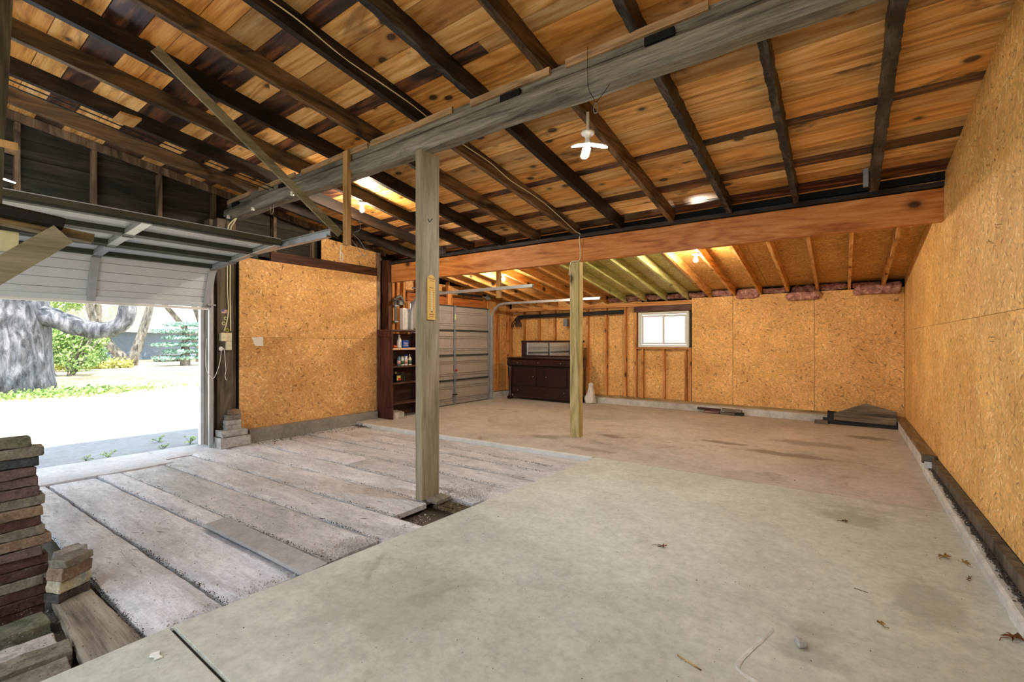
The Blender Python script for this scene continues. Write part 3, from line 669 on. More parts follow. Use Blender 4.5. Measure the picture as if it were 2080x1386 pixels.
bm = new(); beam(bm, (-4.30, yt+.02, 2.43), (-4.10, yt+.15, 2.50), .003, .03); obj('punched_strap', bm, galvd, d1)

d2 = struct('door_2', None)
H2 = .535; y02 = 6.02; W2 = 2.40
for i in range(4):
    r_, M = section(d2, (-6.80, y02, .0+i*H2), (0, 0, 1), (1, 0, 0), W2, H2-.002, paleg, rail, galvd, [(0, .05), (W2/2-.03, .06), (W2-.06, .06)], [.11, .15, .37, .41], rails=(.012, .022), rd=.03)
    bm = new()
    for zz in (.11, .15, .37, .41): box(bm, .0, W2, zz-.012, zz+.012, 0, .018, bev=.001)
    for v in bm.verts: v.co = M @ v.co
    obj('ribs', bm, paleg, r_)
bm = new(); box(bm, -6.745, -6.72, y02+W2/2-.03, y02+W2/2+.03, .72, .76, bev=.003); obj('latch', bm, plain('red_latch', '8a2a20', .5), d2)
bm = new(); box(bm, -6.76, -6.69, y02+W2/2-.10, y02+W2/2, .22, .235, bev=.003); obj('pull_handle', bm, ironm, d2)
obj('sticker', bx(-6.7625, -6.761, y02+W2/2-.02, y02+W2/2+.02, 1.83, 1.95), plain('pale_green_sticker', 'b9d59a', .5), d2)
for yy, xe in ((y02-.06, -3.93), (y02+W2+.03, -3.95)):
    zt2 = 2.245; cx2 = -6.74+.36; cz2 = zt2-.36
    pts = [(-6.74, yy, .0), (-6.74, yy, cz2)]+[(cx2-.36*math.cos(a), yy, cz2+.36*math.sin(a)) for a in [math.pi/2*k/8 for k in range(1, 8)]]+[(cx2, yy, zt2), (xe, yy, zt2-.01)]
    obj('track', sweep(new(), cprof(.04, .05), pts, (0, 1, 0)), whitep if 0 else galv, d2)
bm = new(); tube(bm, [(-6.76, 6.0, 2.40), (-6.76, 8.5, 2.40)], .013, 8); obj('torsion_bar', bm, galvd, d2)
bm = new(); tube(bm, [(-6.76, 7.3, 2.40), (-6.76, 8.1, 2.40)], .028, 12); obj('torsion_spring', bm, blackp, d2)
bm = new(); lathe(bm, [(.06, 0), (.06, .05)], 14, M=Matrix.Translation((-6.76, 8.36, 2.40)) @ Matrix.Rotation(math.pi/2, 4, 'X')); obj('cable_drum', bm, galvd, d2)

# ------------------------------------------------ lamps
bulbE = emis('lit_bulb', (1, .84, .64), BULB_W)
ledE = emis('led_panel', (.86, .94, 1), LED_W)
def bulb_lamp(x, y, z, label, block=False, tilt=0):
    t = thing('ceiling_bulb', label, 'lamp', (x, y, z), 0, None)
    obj('porcelain_holder', lathe(new(), [(.055, 0), (.057, -.008), (.05, -.018), (.026, -.024), (.022, -.045), (.018, -.048)], 20), porc, t, smooth=True)
    obj('bulb', lathe(new(), [(.012, -.046), (.014, -.058), (.026, -.078), (.030, -.096), (.026, -.114), (.014, -.125), (.002, -.128)], 16), bulbE, t, smooth=True)
    return t
bulb_lamp(-5.06, 3.64, zr(3.64)+.0, 'bare glowing bulb on a dark rafter, left of the grey post')
bulb_lamp(-1.70, 6.80, zr(6.8)+.0, 'bare glowing bulb behind the orange beam, above the small window')
t = bulb_lamp(-5.13, 6.78, zr(6.78)-.0, 'bare glowing bulb behind the orange beam, near the closed garage door')
def led_lamp(x, y, z, rz, label):
    t = thing('led_lamp', label, 'lamp', (x, y, z), rz)
    obj('porcelain_holder', lathe(new(), [(.055, .10), (.056, .09), (.048, .078), (.026, .072), (.022, .05)], 20), porc, t, smooth=True)
    obj('lamp_neck', lathe(new(), [(.02, .055), (.022, .03), (.03, .012), (.028, -.01), (.012, -.016)], 16), whitep, t, smooth=True)
    for k in range(3):
        bm = new(); pf = [(.03, -.02), (.05, -.034), (.14, -.034), (.165, -.022), (.17, 0), (.165, .022), (.14, .034), (.05, .034), (.03, .02)]
        Mx = Matrix.Rotation(2.094*k, 4, 'Z') @ Matrix.Rotation(.30, 4, 'Y')
        prism(bm, pf, -.002, .006, Mx); bl_ = obj('led_blade', bm, whitep, t)
        bm = new(); prism(bm, [(x_*.985, y_*.9) for x_, y_ in pf], -.004, -.0025, Mx); obj('light_panel', bm, ledE, bl_)
    obj('rod', tube(new(), [(0, 0, .1), (0, 0, zr(y)-z+(.0))], .012, 8), whitep, t)
    return t
led_lamp(-1.67, 3.34, 2.95, .15, 'white three-bladed LED lamp glowing under the rafters beyond the grey beam')
led_lamp(-5.68, .50, 2.73, .9, 'white three-bladed LED lamp at the left edge of the photo')
led_lamp(-1.67, -1.1, 3.25, .4, 'added white three-bladed LED lamp behind the viewer, out of view')  # unseen lamp, added to brighten the foreground

# ------------------------------------------------ cables and wires
def cable(name, pts, r, mat, label, cat='cable', k=5, n=6, group=None):
    return tag(obj(name, tube(new(), smooth(pts, k), r, n), mat, smooth=True), label, cat, group)
x3 = RX[5]+.036
pts = [(x3+.004*(i % 2), yy, zr(yy)+.08+.015*math.sin(i*2.1)) for i, yy in enumerate([-.8+.35*k for k in range(18)])]+[(x3, 5.62, 2.90), (-2.97, 5.70, 2.86), (-2.98, 5.70, 2.80), (-2.975, 5.715, 2.62), (-2.985, 5.715, 2.50), (-3.06, 5.705, 2.49), (-3.13, 5.72, 2.47), (-3.155, 5.72, 2.3)]
pts = [p for p in pts if not (2.74 < p[1] < 2.98)]
cable('rafter_cable', pts, .006, cream, 'cream cable stapled along a rafter and down the orange beam')
for dy, lab in ((0, 'cream cable running down to the left switch box'), (.035, 'cream cable running down to the right switch box')):
    cable('wall_cable', [(-6.70, 2.82, 3.06), (-6.74, 2.76+dy, 2.98), (-6.77, 2.735+dy, 2.9), (-6.785, 2.735+dy, 2.6), (-6.785, 2.73+dy, 2.1), (-6.785, 2.745+dy*.7, 1.8), (-6.785, 2.72+dy*1.5, 1.60), (-6.785, 2.69+dy*2.4, 1.50)], .008, cream, lab)
def swbox(y, z, label, dx=0):
    t = thing('switch_box', label, 'switch box', (-6.80, y, z))
    obj('box_body', box(new(), 0, .05+dx, 0, .068, 0, .115, bev=.003), cream, t)
    obj('toggle', bx(.05+dx, .058+dx, .028, .040, .045, .07), cream, t)
swbox(2.637, 1.36, 'cream switch box beside the open door, left of the upper pair', .02); swbox(2.706, 1.36, 'cream switch box beside the open door, right of the upper pair'); swbox(2.706, 1.243, 'cream outlet box beside the open door, lowest of three')
t = tag(obj('safety_sensor', lathe(new(), [(.026, 0), (.03, .01), (.026, .022), (.01, .026)], 14, M=Matrix.Translation((-6.80, 2.655, 1.26)) @ Matrix.Rotation(math.pi/2, 4, 'Y')), whitep), 'round white cord knob under the switch boxes', 'plug')
cable('dangling_cord', [(-6.775, 2.655, 1.25), (-6.77, 2.64, 1.12), (-6.74, 2.60, .99), (-6.70, 2.525, .87), (-6.72, 2.46, .98), (-6.78, 2.47, 1.15), (-6.80, 2.49, 1.4)], .004, whitep, 'white cord hanging in a loop across the door track')
cable('dangling_cord', [(-6.775, 2.665, 1.27), (-6.765, 2.685, 1.25), (-6.775, 2.70, 1.12), (-6.775, 2.71, .97), (-6.775, 2.70, .89), (-6.775, 2.715, .83)], .004, whitep, 'white cord hanging straight down beside the door post')
t = thing('flag_sticker', 'small stars and stripes flag sticker on the dark door post', 'sticker', (-6.799, 2.665, 1.74))
obj('white_field', bx(0, .0015, 0, .085, 0, .05), paper, t)
redm = plain('faded_red', 'c4817c', .7); blu = plain('faded_blue', '6d73a0', .7)
for k in range(4): obj('red_stripe', bx(.0015, .0022, 0, .085, .001+k*.0145, .008+k*.0145), redm, t)
obj('blue_canton', bx(.0022, .003, 0, .035, .024, .05), blu, t)
stk = plain('pale_yellow_sticker', 'd3cf9c', .6); 
for (yy, zz, c_, lab) in ((2.718, 1.672, stk, 'round pale sticker on the door post, just below the flag'), (2.693, 1.604, stk, 'round pale sticker on the door post, with a dark centre'), (2.736, 1.512, plain('olive_sticker', 'b0a94a', .6), 'round olive sticker just above the switch boxes')):
    t = thing('round_sticker', lab, 'sticker', (-6.799, yy, zz))
    My = Matrix.Rotation(math.pi/2, 4, 'Y')
    obj('disc', lathe(new(), [(.026, 0), (.026, .0015)], 20, M=My), c_, t); obj('mark', lathe(new(), [(.012, .0015), (.012, .0022)], 10, M=My), rail, t)
t = tag(obj('torn_paper', prism(new(), [(0, .075), (.155, .085), (.16, -.045), (.05, -.045)], 0, .002, Matrix.Translation((-6.7495, 3.03, 1.34)) @ Matrix(((0, 0, 1, 0), (1, 0, 0, 0), (0, 1, 0, 0), (0, 0, 0, 1)))), paper), 'torn white paper scrap stuck on the left wood panel', 'paper')
# overhead wires
for dx, lab in ((0, 'black wire strung below the left rafters, nearer the door'), (.12, 'black wire strung below the left rafters, farther from the door')):
    cable('overhead_wire', [(-5.55+dx, -.5, 3.62), (-5.57+dx, .8, 3.44), (-5.6+dx, 1.9, 3.29), (-5.62+dx, 2.72, 3.19)], .006, blackp, lab)
t = thing('hanging_wire_loop', 'thin wire loop with a hook hanging from the grey beam', 'wire', (-1.36, 2.72, 3.05))
obj('wire', tube(new(), smooth([(-.0, 0, .25), (0, -.002, .10), (.0, .01, -.02), (.03, .02, -.09), (.045, .03, -.12), (.07, .05, -.08), (.13, .07, .0)], 6), .0022, 5), ironm, t)
obj('hook', tube(new(), smooth([(.045, .03, -.12), (.028, .03, -.15), (.032, .03, -.185), (.052, .03, -.187), (.056, .03, -.15), (.045, .03, -.125)], 5), .003, 6), galvd, t)
cable('beam_wire', [(-5.75, 2.80, 3.03), (-5.73, 2.80, 2.95), (-5.70, 2.80, 2.93), (-5.67, 2.80, 2.96), (-5.66, 2.8, 3.04)], .003, galvd, 'small wire loop under the left end of the grey beam', 'wire')
cable('track_wire', [(-3.99, 2.78, 2.62), (-3.93, 2.80, 2.56), (-3.93, 2.80, 2.48), (-4.0, 2.78, 2.46)], .0025, galvd, 'thin wire bow beside the pale hanger board', 'wire')
cable('track_wire', [(-3.99, 2.76, 2.44), (-3.92, 2.80, 2.36), (-3.86, 2.83, 2.24), (-3.90, 2.82, 2.22), (-3.96, 2.78, 2.32), (-4.0, 2.76, 2.38)], .0025, galvd, 'long thin wire loop below the pale hanger board', 'wire')
cable('rope_knot', [(-4.10, 2.70, 2.33), (-4.11, 2.70, 2.24), (-4.13, 2.71, 2.19), (-4.11, 2.72, 2.17), (-4.08, 2.71, 2.22), (-4.10, 2.70, 2.26)], .004, whitep, 'short white cord knotted under the end of the door track', 'cord')
for i, (x, z, dz) in enumerate(((-6.75, 3.04, 0), (-6.05, 3.03, 0), (-5.10, 3.04, 0))):
    t = tag(obj('knob_insulator', lathe(new(), [(.008, .03), (.02, .028), (.022, .016), (.013, .010), (.022, .004), (.022, -.008), (.015, -.012)], 12, M=Matrix.Translation((x, Yb-.13, z))), porc, smooth=True), ('white porcelain knob at the left end of the grey beam', 'white porcelain knob under the grey beam, near the wire loop', 'white porcelain knob under the grey beam, near the diagonal brace')[i], 'insulator')
# ------------------------------------------------ shelf unit with its contents
YX = Matrix(((0, 1, 0, 0), (1, 0, 0, 0), (0, 0, 1, 0), (0, 0, 0, 1)))
t = thing('shelf_unit', 'tall dark mahogany open shelf unit against the left wall', 'shelf', (-6.70, 5.15, 0))
D, Wd, Ht = .38, .82, 1.57
for s_, y_ in ((0, 0), (1, Wd-.03)):
    obj('side_panel', bx(.02, D-.02, y_+.008, y_+.022, .18, Ht-.05), shmah, t)
    for a in (0, D/2-.025, D-.05):
        if a != D/2-.025 or not s_: obj('side_stile', bx(a, a+.05, y_, y_+.03, .0, Ht-.04, bev=.003), shmah, t)
    obj('side_plinth', bx(-.005, D+.008, y_-.008, y_+.03, 0, .20, bev=.004), shmah, t)
obj('cornice', bx(-.005, D+.02, -.015, Wd+.015, Ht-.12, Ht-.035, bev=.004) if 0 else bx(.0, .03, .03, Wd-.03, .0, 1.5), shelfw, t)
bm = new(); box(bm, -.005, D+.01, -.012, .03, Ht-.13, Ht-.03, bev=.004); obj('cornice_rail', bm, shmah, t)
obj('top_board', bx(-.005, D+.018, -.015, Wd+.015, Ht-.03, Ht, bev=.004), shelfw, t)
for z_, m_ in ((.26, shelfw), (.62, shelfw), (.91, shelfw)): obj('shelf_board', bx(.03, D-.01, .03, Wd-.03, z_-.01, z_+.012, bev=.002), m_, t)
obj('shelf_board', bx(.03, D+.005, .03, Wd-.03, 1.212, 1.247, bev=.002), plain('pale_shelf_board', 'c8a98c', .6), t)
SX = -6.70
def bottle(name, label, y, z, r, h, body, capm, x=-6.45, neck=.35, labm=None, cat='bottle', group=None):
    t = thing(name, label, cat, (x, y, z+.0005), 0, group)
    obj('bottle_body', lathe(new(), [(r*.9, 0), (r, .01), (r, h*.52), (r*.85, h*.62), (r*neck, h*.78), (r*neck, h*.84)], 16), body, t, smooth=True)
    obj('cap', lathe(new(), [(r*neck*1.15, h*.84), (r*neck*1.15, h*.97), (r*neck*.6, h)], 12), capm, t, smooth=True)
    if labm: obj('paper_label', lathe(new(), [(r*1.015, h*.12), (r*1.015, h*.46)], 16), labm, t, smooth=True)
    return t
bluep = plain('navy_plastic', '1d2a6b', .35); redl = plain('red_label', 'a8382f', .5); grl = plain('green_label', '3f6a45', .5); pinkl = plain('pink_label', 'd8a09a', .5); bll = plain('light_blue_label', '6f93ab', .5); blk = plain('black_plastic', '121212', .3)
bottle('spray_bottle', 'white bottle with black lettering on the pale top shelf', 5.42, 1.247, .040, .235, whitep, whitep, neck=.42)
put_text('MAX', .03, blk, bpy.data.objects['spray_bottle'], (.0405, .002, .07), (math.pi/2, -math.pi/2, math.pi/2))
t = thing('blue_box', 'blue carton with white lettering beside the white bottle', 'box', (-6.50, 5.48, 1.248))
obj('carton', bx(0, .09, 0, .13, 0, .135, bev=.002), plain('blue_carton', '2b4fa0', .5), t)
put_text('Super', .045, whitep, t, (.0905, .065, .085), RXF); put_text('CLEAN', .03, whitep, t, (.0905, .065, .045), RXF)
t = tag(obj('orange_rag', lathe(new(), [(.03, 0), (.045, .01), (.04, .03), (.02, .045), (.005, .05)], 14), plain('orange_cloth', 'b5622c', .9), loc=(-6.40, 5.27, 1.248)), 'crumpled orange cloth at the left end of the pale shelf', 'cloth')
for v in t.data.vertices: v.co += noise.noise_vector(v.co*60)*.012; v.co.z = max(0, v.co.z)
bottle('aerosol_can', 'can with a light blue label and dark cap on the second shelf', 5.41, .922, .031, .20, bll, blk, neck=.8, labm=pinkl)
bottle('aerosol_can', 'can with a green and white label and black cap on the second shelf', 5.49, .922, .031, .20, whitep, blk, neck=.8, labm=grl)
bottle('aerosol_can', 'white can with a navy blue cap on the second shelf', 5.575, .922, .033, .205, whitep, bluep, neck=.85, labm=pinkl)
bottle('squeeze_bottle', 'cream squeeze bottle with a pointed nozzle on the second shelf', 5.665, .922, .034, .205, cream, whitep, neck=.25, labm=grl)
t = tag(obj('red_lump', lathe(new(), [(.03, 0), (.04, .012), (.03, .035), (.01, .04)], 12), plain('dark_red_cloth', '5c2218', .9), loc=(-6.43, 5.27, .923)), 'small dark red rag at the left end of the second shelf', 'cloth')
for v in t.data.vertices: v.co += noise.noise_vector(v.co*50)*.01; v.co.z = max(0, v.co.z)
t = thing('chemical_jug', 'black jug with a yellow and red label on the third shelf', 'jug', (-6.47, 5.40, .6325))
bm = new(); prism(bm, [(-.05, -.075), (.05, -.075), (.055, .07), (-.055, .07)], 0, .15); bmesh.ops.bevel(bm, geom=list(bm.edges), offset=.014, segments=2, affect='EDGES'); obj('jug_body', bm, blk, t)
obj('cap', lathe(new(), [(.022, .15), (.022, .18), (.018, .183)], 12, (0, -.045, 0)), plain('yellow_cap', 'b8b070', .4), t)
obj('grip', tube(new(), smooth([(0, -.015, .145), (0, .0, .175), (0, .04, .18), (0, .065, .15)], 4), .012, 8), blk, t)
obj('yellow_label', bx(.0525, .0535, -.06, .055, .03, .115), plain('yellow_label', 'c9b95e', .5), t); obj('red_label', bx(.0536, .0545, -.035, .035, .03, .075), redl, t)
t = tag(obj('wire_handle', tube(new(), smooth([(0, 0, 0), (0, .0, .13), (0, .02, .165), (0, .045, .13), (0, .045, 0)], 5), .005, 6), plain('green_handle', '2e5a3c', .4), loc=(-6.45, 5.49, .638)), 'green hoop handle standing beside the black jug', 'handle')
t = tag(obj('foundation_stone', gridslab(new(), [(-6.66, 5.22), (-6.40, 5.22), (-6.42, 5.50), (-6.66, 5.50)], .13, .13, 8, 8, .02, .03, 3), conck), 'rough pale stone lying under the shelf unit', 'stone')
# electrical gear above the shelf
t = thing('breaker_panel', 'white electrical panel on the left wall above the shelf unit', 'electrical panel', (-6.89, 5.80, 1.58))
obj('panel_box', box(new(), 0, .10, 0, .20, 0, .42, bev=.006), whitep, t); obj('panel_door', box(new(), .101, .108, .015, .185, .02, .40, bev=.003), plain('grey_white_enamel', 'c9cbc6', .4), t)
t = thing('meter_conduit', 'grey conduit with clamps climbing the left wall beside the white panel', 'conduit', (-6.89, 5.66, 1.70))
obj('pipe', tube(new(), smooth([(.05, 0, 0), (.05, 0, .3), (.05, .0, .42), (.05, .05, .50), (.05, .12, .52), (.05, .17, .46), (.05, .18, .38)], 5), .024, 10), plain('grey_conduit', '6d7273', .5), t, smooth=True)
for z_ in (.02, .32, .44): obj('clamp', bx(.0, .085, -.045, .045, z_, z_+.03, bev=.004), galvd, t)
obj('junction_box', bx(0, .07, .09, .2, .36, .45, bev=.004), plain('grey_box_paint', '8b8c88', .5), t)

# ------------------------------------------------ sideboard
t = thing('sideboard', 'dark mahogany empire sideboard with mirror back in the far corner', 'sideboard', (-6.46, 8.70, 0))
Wd, D = 1.80, .52
obj('carcass', box(new(), .07, Wd-.07, .06, D, .12, .79), mahog, t)
obj('top_board', bx(-.02, Wd+.02, -.02, D+.01, .955, .99, bev=.008), mahx, t)
bm = new(); n = 8
pf = [(.02, .79), (-.012, .81), (-.022, .85), (-.02, .90), (0, .94), (.02, .955), (D, .955), (D, .79)]
a = [bm.verts.new((.0, y, z)) for y, z in pf]; b = [bm.verts.new((Wd, y, z)) for y, z in pf]
for i in range(8): bm.faces.new((a[i], a[(i+1) % 8], b[(i+1) % 8], b[i]))
bm.faces.new(a); bm.faces.new(b[::-1]); obj('drawer_band', bm, mahx, t)
def knob(p, x, y, z, r=.014): return obj('knob', lathe(new(), [(r*.5, 0), (r, .008), (r*.9, .018), (r*.3, .022)], 12, M=Matrix.Translation((x, y, z)) @ Matrix.Rotation(math.pi/2, 4, 'X')), galvd, p, smooth=True)
for a, b in ((.06, .58), (.62, 1.16), (1.20, Wd-.06)):
    d = obj('drawer', bx(a, b, -.034, -.005, .822, .925, bev=.006), mahx, t); knob(d, (a+b)/2, -.034, .875)
for a, b, kx in ((.20, .78, .72), (1.0, 1.58, 1.06)):
    d = obj('door', bx(a, b, .040, .06, .345, .755, bev=.003), mahog, t)
    obj('door_frame', box(box(box(box(new(), a-.0, b, .03, .045, .345, .385), a, b, .03, .045, .715, .755), a, a+.04, .03, .045, .385, .715), b-.04, b, .03, .045, .385, .715), mahog, d)
    knob(d, kx, .03, .56)
d = obj('bottom_drawer', bx(.12, Wd-.12, .035, .06, .125, .325, bev=.005), mahx, t); knob(d, .28, .035, .225); knob(d, Wd-.28, .035, .225)
obj('apron', bx(.12, Wd-.12, .06, .09, .06, .12), mahx, t)
for x in (.055, Wd-.055):
    obj('scroll_column', lathe(new(), [(.05, .07), (.045, .10), (.035, .14), (.033, .45), (.045, .55), (.055, .65), (.058, .72), (.05, .775), (.04, .79)], 16, (x, .035, 0)), mahog, t, smooth=True)
    obj('foot', bx(x-.06, x+.055, -.02, .10, .0, .07, bev=.015), mahog, t); obj('foot', bx(x-.05, x+.05, D-.10, D, 0, .12, bev=.01), mahog, t)
d = obj('mirror_frame', box(box(box(box(new(), .06, Wd-.02, D-.05, D-.01, 1.34, 1.385, bev=.006), .08, .22, D-.05, D-.01, .99, 1.34), Wd-.20, Wd-.06, D-.05, D-.01, .99, 1.34), .22, Wd-.20, D-.05, D-.01, .99, 1.03), mahx, t)
mir = Mt('mirror_glass', .03, 1.0); mir.b.inputs['Base Color'].default_value = (.85, .87, .86, 1)
obj('mirror', bx(.225, Wd-.205, D-.035, D-.03, 1.035, 1.335), mir.m, d)
# white cloth bag
bm = new(); lathe(bm, [(.12, 0), (.14, .02), (.11, .12), (.07, .26), (.045, .36), (.05, .42), (.02, .46)], 24)
for v in bm.verts:
    q = noise.noise_vector(v.co*9); v.co += Vector((q.x, q.y, q.z*.4))*.05*(1 if v.co.z > .01 else .3); v.co.z = max(v.co.z, 0)
tag(obj('cloth_bag', bm, plain('off_white_cloth', 'd6d0c4', .9), loc=(-4.49, 9.12, .002), smooth=True), 'crumpled white cloth bag on the floor beside the sideboard', 'bag')
# black bar on the back wall with hanging straps
t = thing('black_board', 'long black board nailed across the studs above the sideboard', 'board', (-6.68, 9.43, 1.93))
obj('board', beam(new(), (0, 0, .05), (2.82, .0, .075), .03, .085, 30, .004), blackw, t)
t = thing('hanging_straps', 'bundle of dark brown straps hanging at the left end of the black board', 'straps', (-6.62, 9.38, 1.93))
for i in range(7):
    a = -.16+.04*i; obj('strap', tube(new(), smooth([(0, 0, .08), (a*.4, -.02, .02), (a, -.03, -.10-.03*(i % 3)), (a*1.2, -.03, -.20)], 4), .013, 5), plain('dark_leather', '2a1a12', .6) if i == 0 else bpy.data.materials['dark_leather'], t)
tag(obj('junction_box', bx(-5.32, -5.22, 9.36, 9.45, 1.72, 1.90, bev=.005), plain('grey_enamel_box', '7d8084', .5)), 'small grey metal box under the black board', 'box')
# insulation
def batt(x0, x1, z0, z1, y0, y1, seed, label, group=None):
    bm = new(); box(bm, x0, x1, y0, y1, z0, z1, bev=.02)
    bmesh.ops.subdivide_edges(bm, edges=list(bm.edges), cuts=4, use_grid_fill=True)
    for v in bm.verts: v.co += noise.noise_vector(v.co*11+Vector((seed, 0, 0)))*.028
    for v in bm.verts: v.co.y = min(v.co.y, 9.545)
    return tag(obj('insulation_batt', bm, insul, smooth=True), label, 'insulation', group)
ORD = 'second third fourth fifth sixth seventh eighth ninth tenth eleventh twelfth thirteenth fourteenth fifteenth sixteenth seventeenth'.split()
gi = 'pink insulation batts tucked between the rafters'
for k, (a, b) in enumerate(zip(EX[1:], EX)):
    if b < -4.2: continue
    if k in (0,): batt(a+.06, .74, 2.13, 2.30, 9.33, 9.425, k, 'pink insulation batt sagging in the far right corner'); batt(.04+EX[0]-.435, EX[0]-.03, 2.24, 2.33, 9.40, 9.53, k+.5, 'pink insulation batt tucked in the %s rafter gap from the right corner' % ORD[k], gi)
    elif k == 2: batt(a+.03, b-.03, 2.225, 2.335, 9.455, 9.54, k+.3, 'pink insulation batt tucked in the %s rafter gap from the right corner' % ORD[k], gi); batt(a-.02, b+.02, 2.09, 2.215, 9.33, 9.425, k, 'pink insulation batt hanging torn over the back wall, near the right corner')
    elif k == 4: batt(a+.03, b-.02, 2.16, 2.34, 9.40, 9.53, k, 'pink insulation batt bulging down between two rafters right of the window')
    else: batt(a+.03, b-.03, 2.235, 2.335, 9.42, 9.53, k, 'pink insulation batt tucked in the %s rafter gap from the right corner' % ORD[k], gi)

# ------------------------------------------------ bricks and stones
def brick_mat(name, c, c2, stain):
    M = Mt(name, .85); v = M.pos()
    f = M.ma('ADD', M.ma('MULTIPLY', M.noi(v, 12, 4, .65), .6), M.ma('MULTIPLY', M.noi(v, 80, 2), .4))
    cc = M.ramp(f, [(.38, hx(c)), (.65, hx(c2))]); st = M.noi(v, 7, 4, .7, .6)
    cc = M.mix(M.ma('MULTIPLY', M.step(st, .55, .68), .7), cc, hx(stain)); M.col(cc); M.bump(f, .8, .008); return M.m
BM = {'r': brick_mat('red_brick', '38231f', '5c413a', '6a6058'), 'p': brick_mat('purple_brown_brick', '4d3d3c', '75615d', '5d5450'), 'g': brick_mat('grey_brick', '5f5a4f', '8a8475', '55504a'),
      'm': brick_mat('mossy_brick', '4d4f3f', '76755f', '3c4032'), 'b': brick_mat('black_brick', '24292a', '454b4a', '3c3a36'), 'o': brick_mat('orange_grey_brick', '6a5546', '94806b', '5c5448'),
      'c': brick_mat('cream_brick', '8e8670', 'bbb396', '6a8291'), 'w': brick_mat('pale_stone', '8f8d86', 'bcbab4', '77736b'), 'k': brick_mat('dark_dirty_brick', '2d2a27', '55504a', '7d786e')}
def brick(x, y, z, L, Wd, h, m, label, rz=0.0, name='brick', cat='brick', rough=.006, group=None, tilt=0.0):
    """brick with long side along local Y, base at z"""
    bm = new(); box(bm, -Wd/2, Wd/2, -L/2, L/2, 0, h, bev=min(.004, h*.08))
    bmesh.ops.subdivide_edges(bm, edges=[e for e in bm.edges if e.calc_length() > .05], cuts=3, use_grid_fill=True)
    sd_ = Vector((x*7, y*9, z*31))
    for v in bm.verts:
        v.co += noise.noise_vector(v.co*16+sd_)*rough+noise.noise_vector(v.co*45+sd_)*rough*.4
    o = obj(name, bm, BM[m], loc=(x, y, z)); o.rotation_euler = (tilt, 0, rz)
    if label: tag(o, label, cat, group)
    return o
ends = [.451, .50, .481, .468, .481, .483, .507, .495, .486, .503, .526, .492, .516, .515, .50, .520, .512, .50]
kinds = 'mgbppPgorgoprrgrrr'.lower()
words_ = {'m': 'mossy green-grey', 'g': 'dirty grey', 'b': 'blackened', 'p': 'purple-brown', 'o': 'orange-grey mottled', 'r': 'dark red'}
order = ['topmost', 'second from the top', 'third from the top', 'fourth from the top', 'fifth from the top', 'sixth from the top', 'seventh from the top', 'eighth from the top', 'ninth from the top', 'ninth from the bottom', 'eighth from the bottom', 'seventh from the bottom', 'sixth from the bottom', 'fifth from the bottom', 'fourth from the bottom', 'third from the bottom', 'second from the bottom', 'lowest']
hc = .0535; zb = -.115
for i in range(18):
    L = .215+R.uniform(-.01, .01)
    if i == 0: L = .20
    brick(-3.54+R.uniform(-.008, .012), ends[i]-L/2, zb+(17-i)*hc+.0015, L, .105, hc-.003, kinds[i], '%s brick, %s of the tall stack at the left edge' % (words_[kinds[i]], order[i]), R.uniform(-.06, .06), group='bricks of the tall stack')
brick(-3.54, .245-.11, zb+15*hc+.0015, .20, .105, hc-.003, 'g', 'grey brick end to end with the blackened brick near the stack top', 0, group='bricks of the tall stack')
for i, (h, m, L, lab) in enumerate(((.048, 'k', .155, 'dark dirty brick, lowest of the short stack beside the tall one'), (.066, 'c', .15, 'cream chipped brick with a blue-grey end, in the short stack'), (.062, 'o', .155, 'orange-grey brick, second from the top of the short stack'), (.045, 'g', .15, 'flat grey broken brick on top of the short stack'))):
    brick(-3.445+.006*i, .585+.004*i, -.044+(0, .05, .118, .182)[i], L, .10, h, m, lab, math.radians(22+3*i), rough=.009, group='bricks of the short stack')
brick(-3.66, .63, -.05, .13, .10, .19, 'w', 'upright pale stone chunk just behind the short brick stack', .3, 'stone', 'stone', .012)
brick(-3.28, .36, -.12, .24, .17, .072, 'm', 'wide mossy block in the pit corner under the tall stack', .05, 'stone_block', 'stone', .008)
brick(-3.02, .37, -.125, .20, .11, .078, 'w', 'pale grey brick lying loose in the pit corner beside the plank', -.05, group='loose bricks in the pit corner')
brick(-3.16, .27, -.127, .18, .08, .05, 'k', 'dark broken brick low in the pit corner between the paler ones', .1, group='loose bricks in the pit corner')
brick(-2.885, .36, -.125, .28, .12, .085, 'g', 'long stained grey block at the bottom left corner', -.04, 'stone_block', 'stone', .008)
brick(-2.73, .33, -.125, .28, .13, .08, 'g', 'flat grey-brown block nearest the slab at the bottom left corner', -.02, 'stone_block', 'stone', .005)
# stones by the door post
brick(-6.67, 2.745, -.05, .37, .24, .135, 'w', 'big pale concrete block at the foot of the door post', 0, 'concrete_block', 'block', .010)
brick(-6.67, 2.74, .092, .32, .20, .078, 'w', 'rough pale stone lying on the concrete block by the door', .06, 'stone', 'stone', .010)
for i, (y_, L, m, lab) in enumerate(((2.755, .19, 'w', 'pale brick, lowest in the little pile by the door post'), (2.755, .19, 'w', 'pale brick, second from the bottom in the little pile by the door'), (2.76, .18, 'g', 'brownish brick, second from the top in the little pile by the door'), (2.775, .13, 'o', 'short pinkish brick on top of the little pile by the door'))):
    brick(-6.69, y_, .166+.068*i, L, .10, .065, m, lab, .02*i, group='bricks piled by the door post')

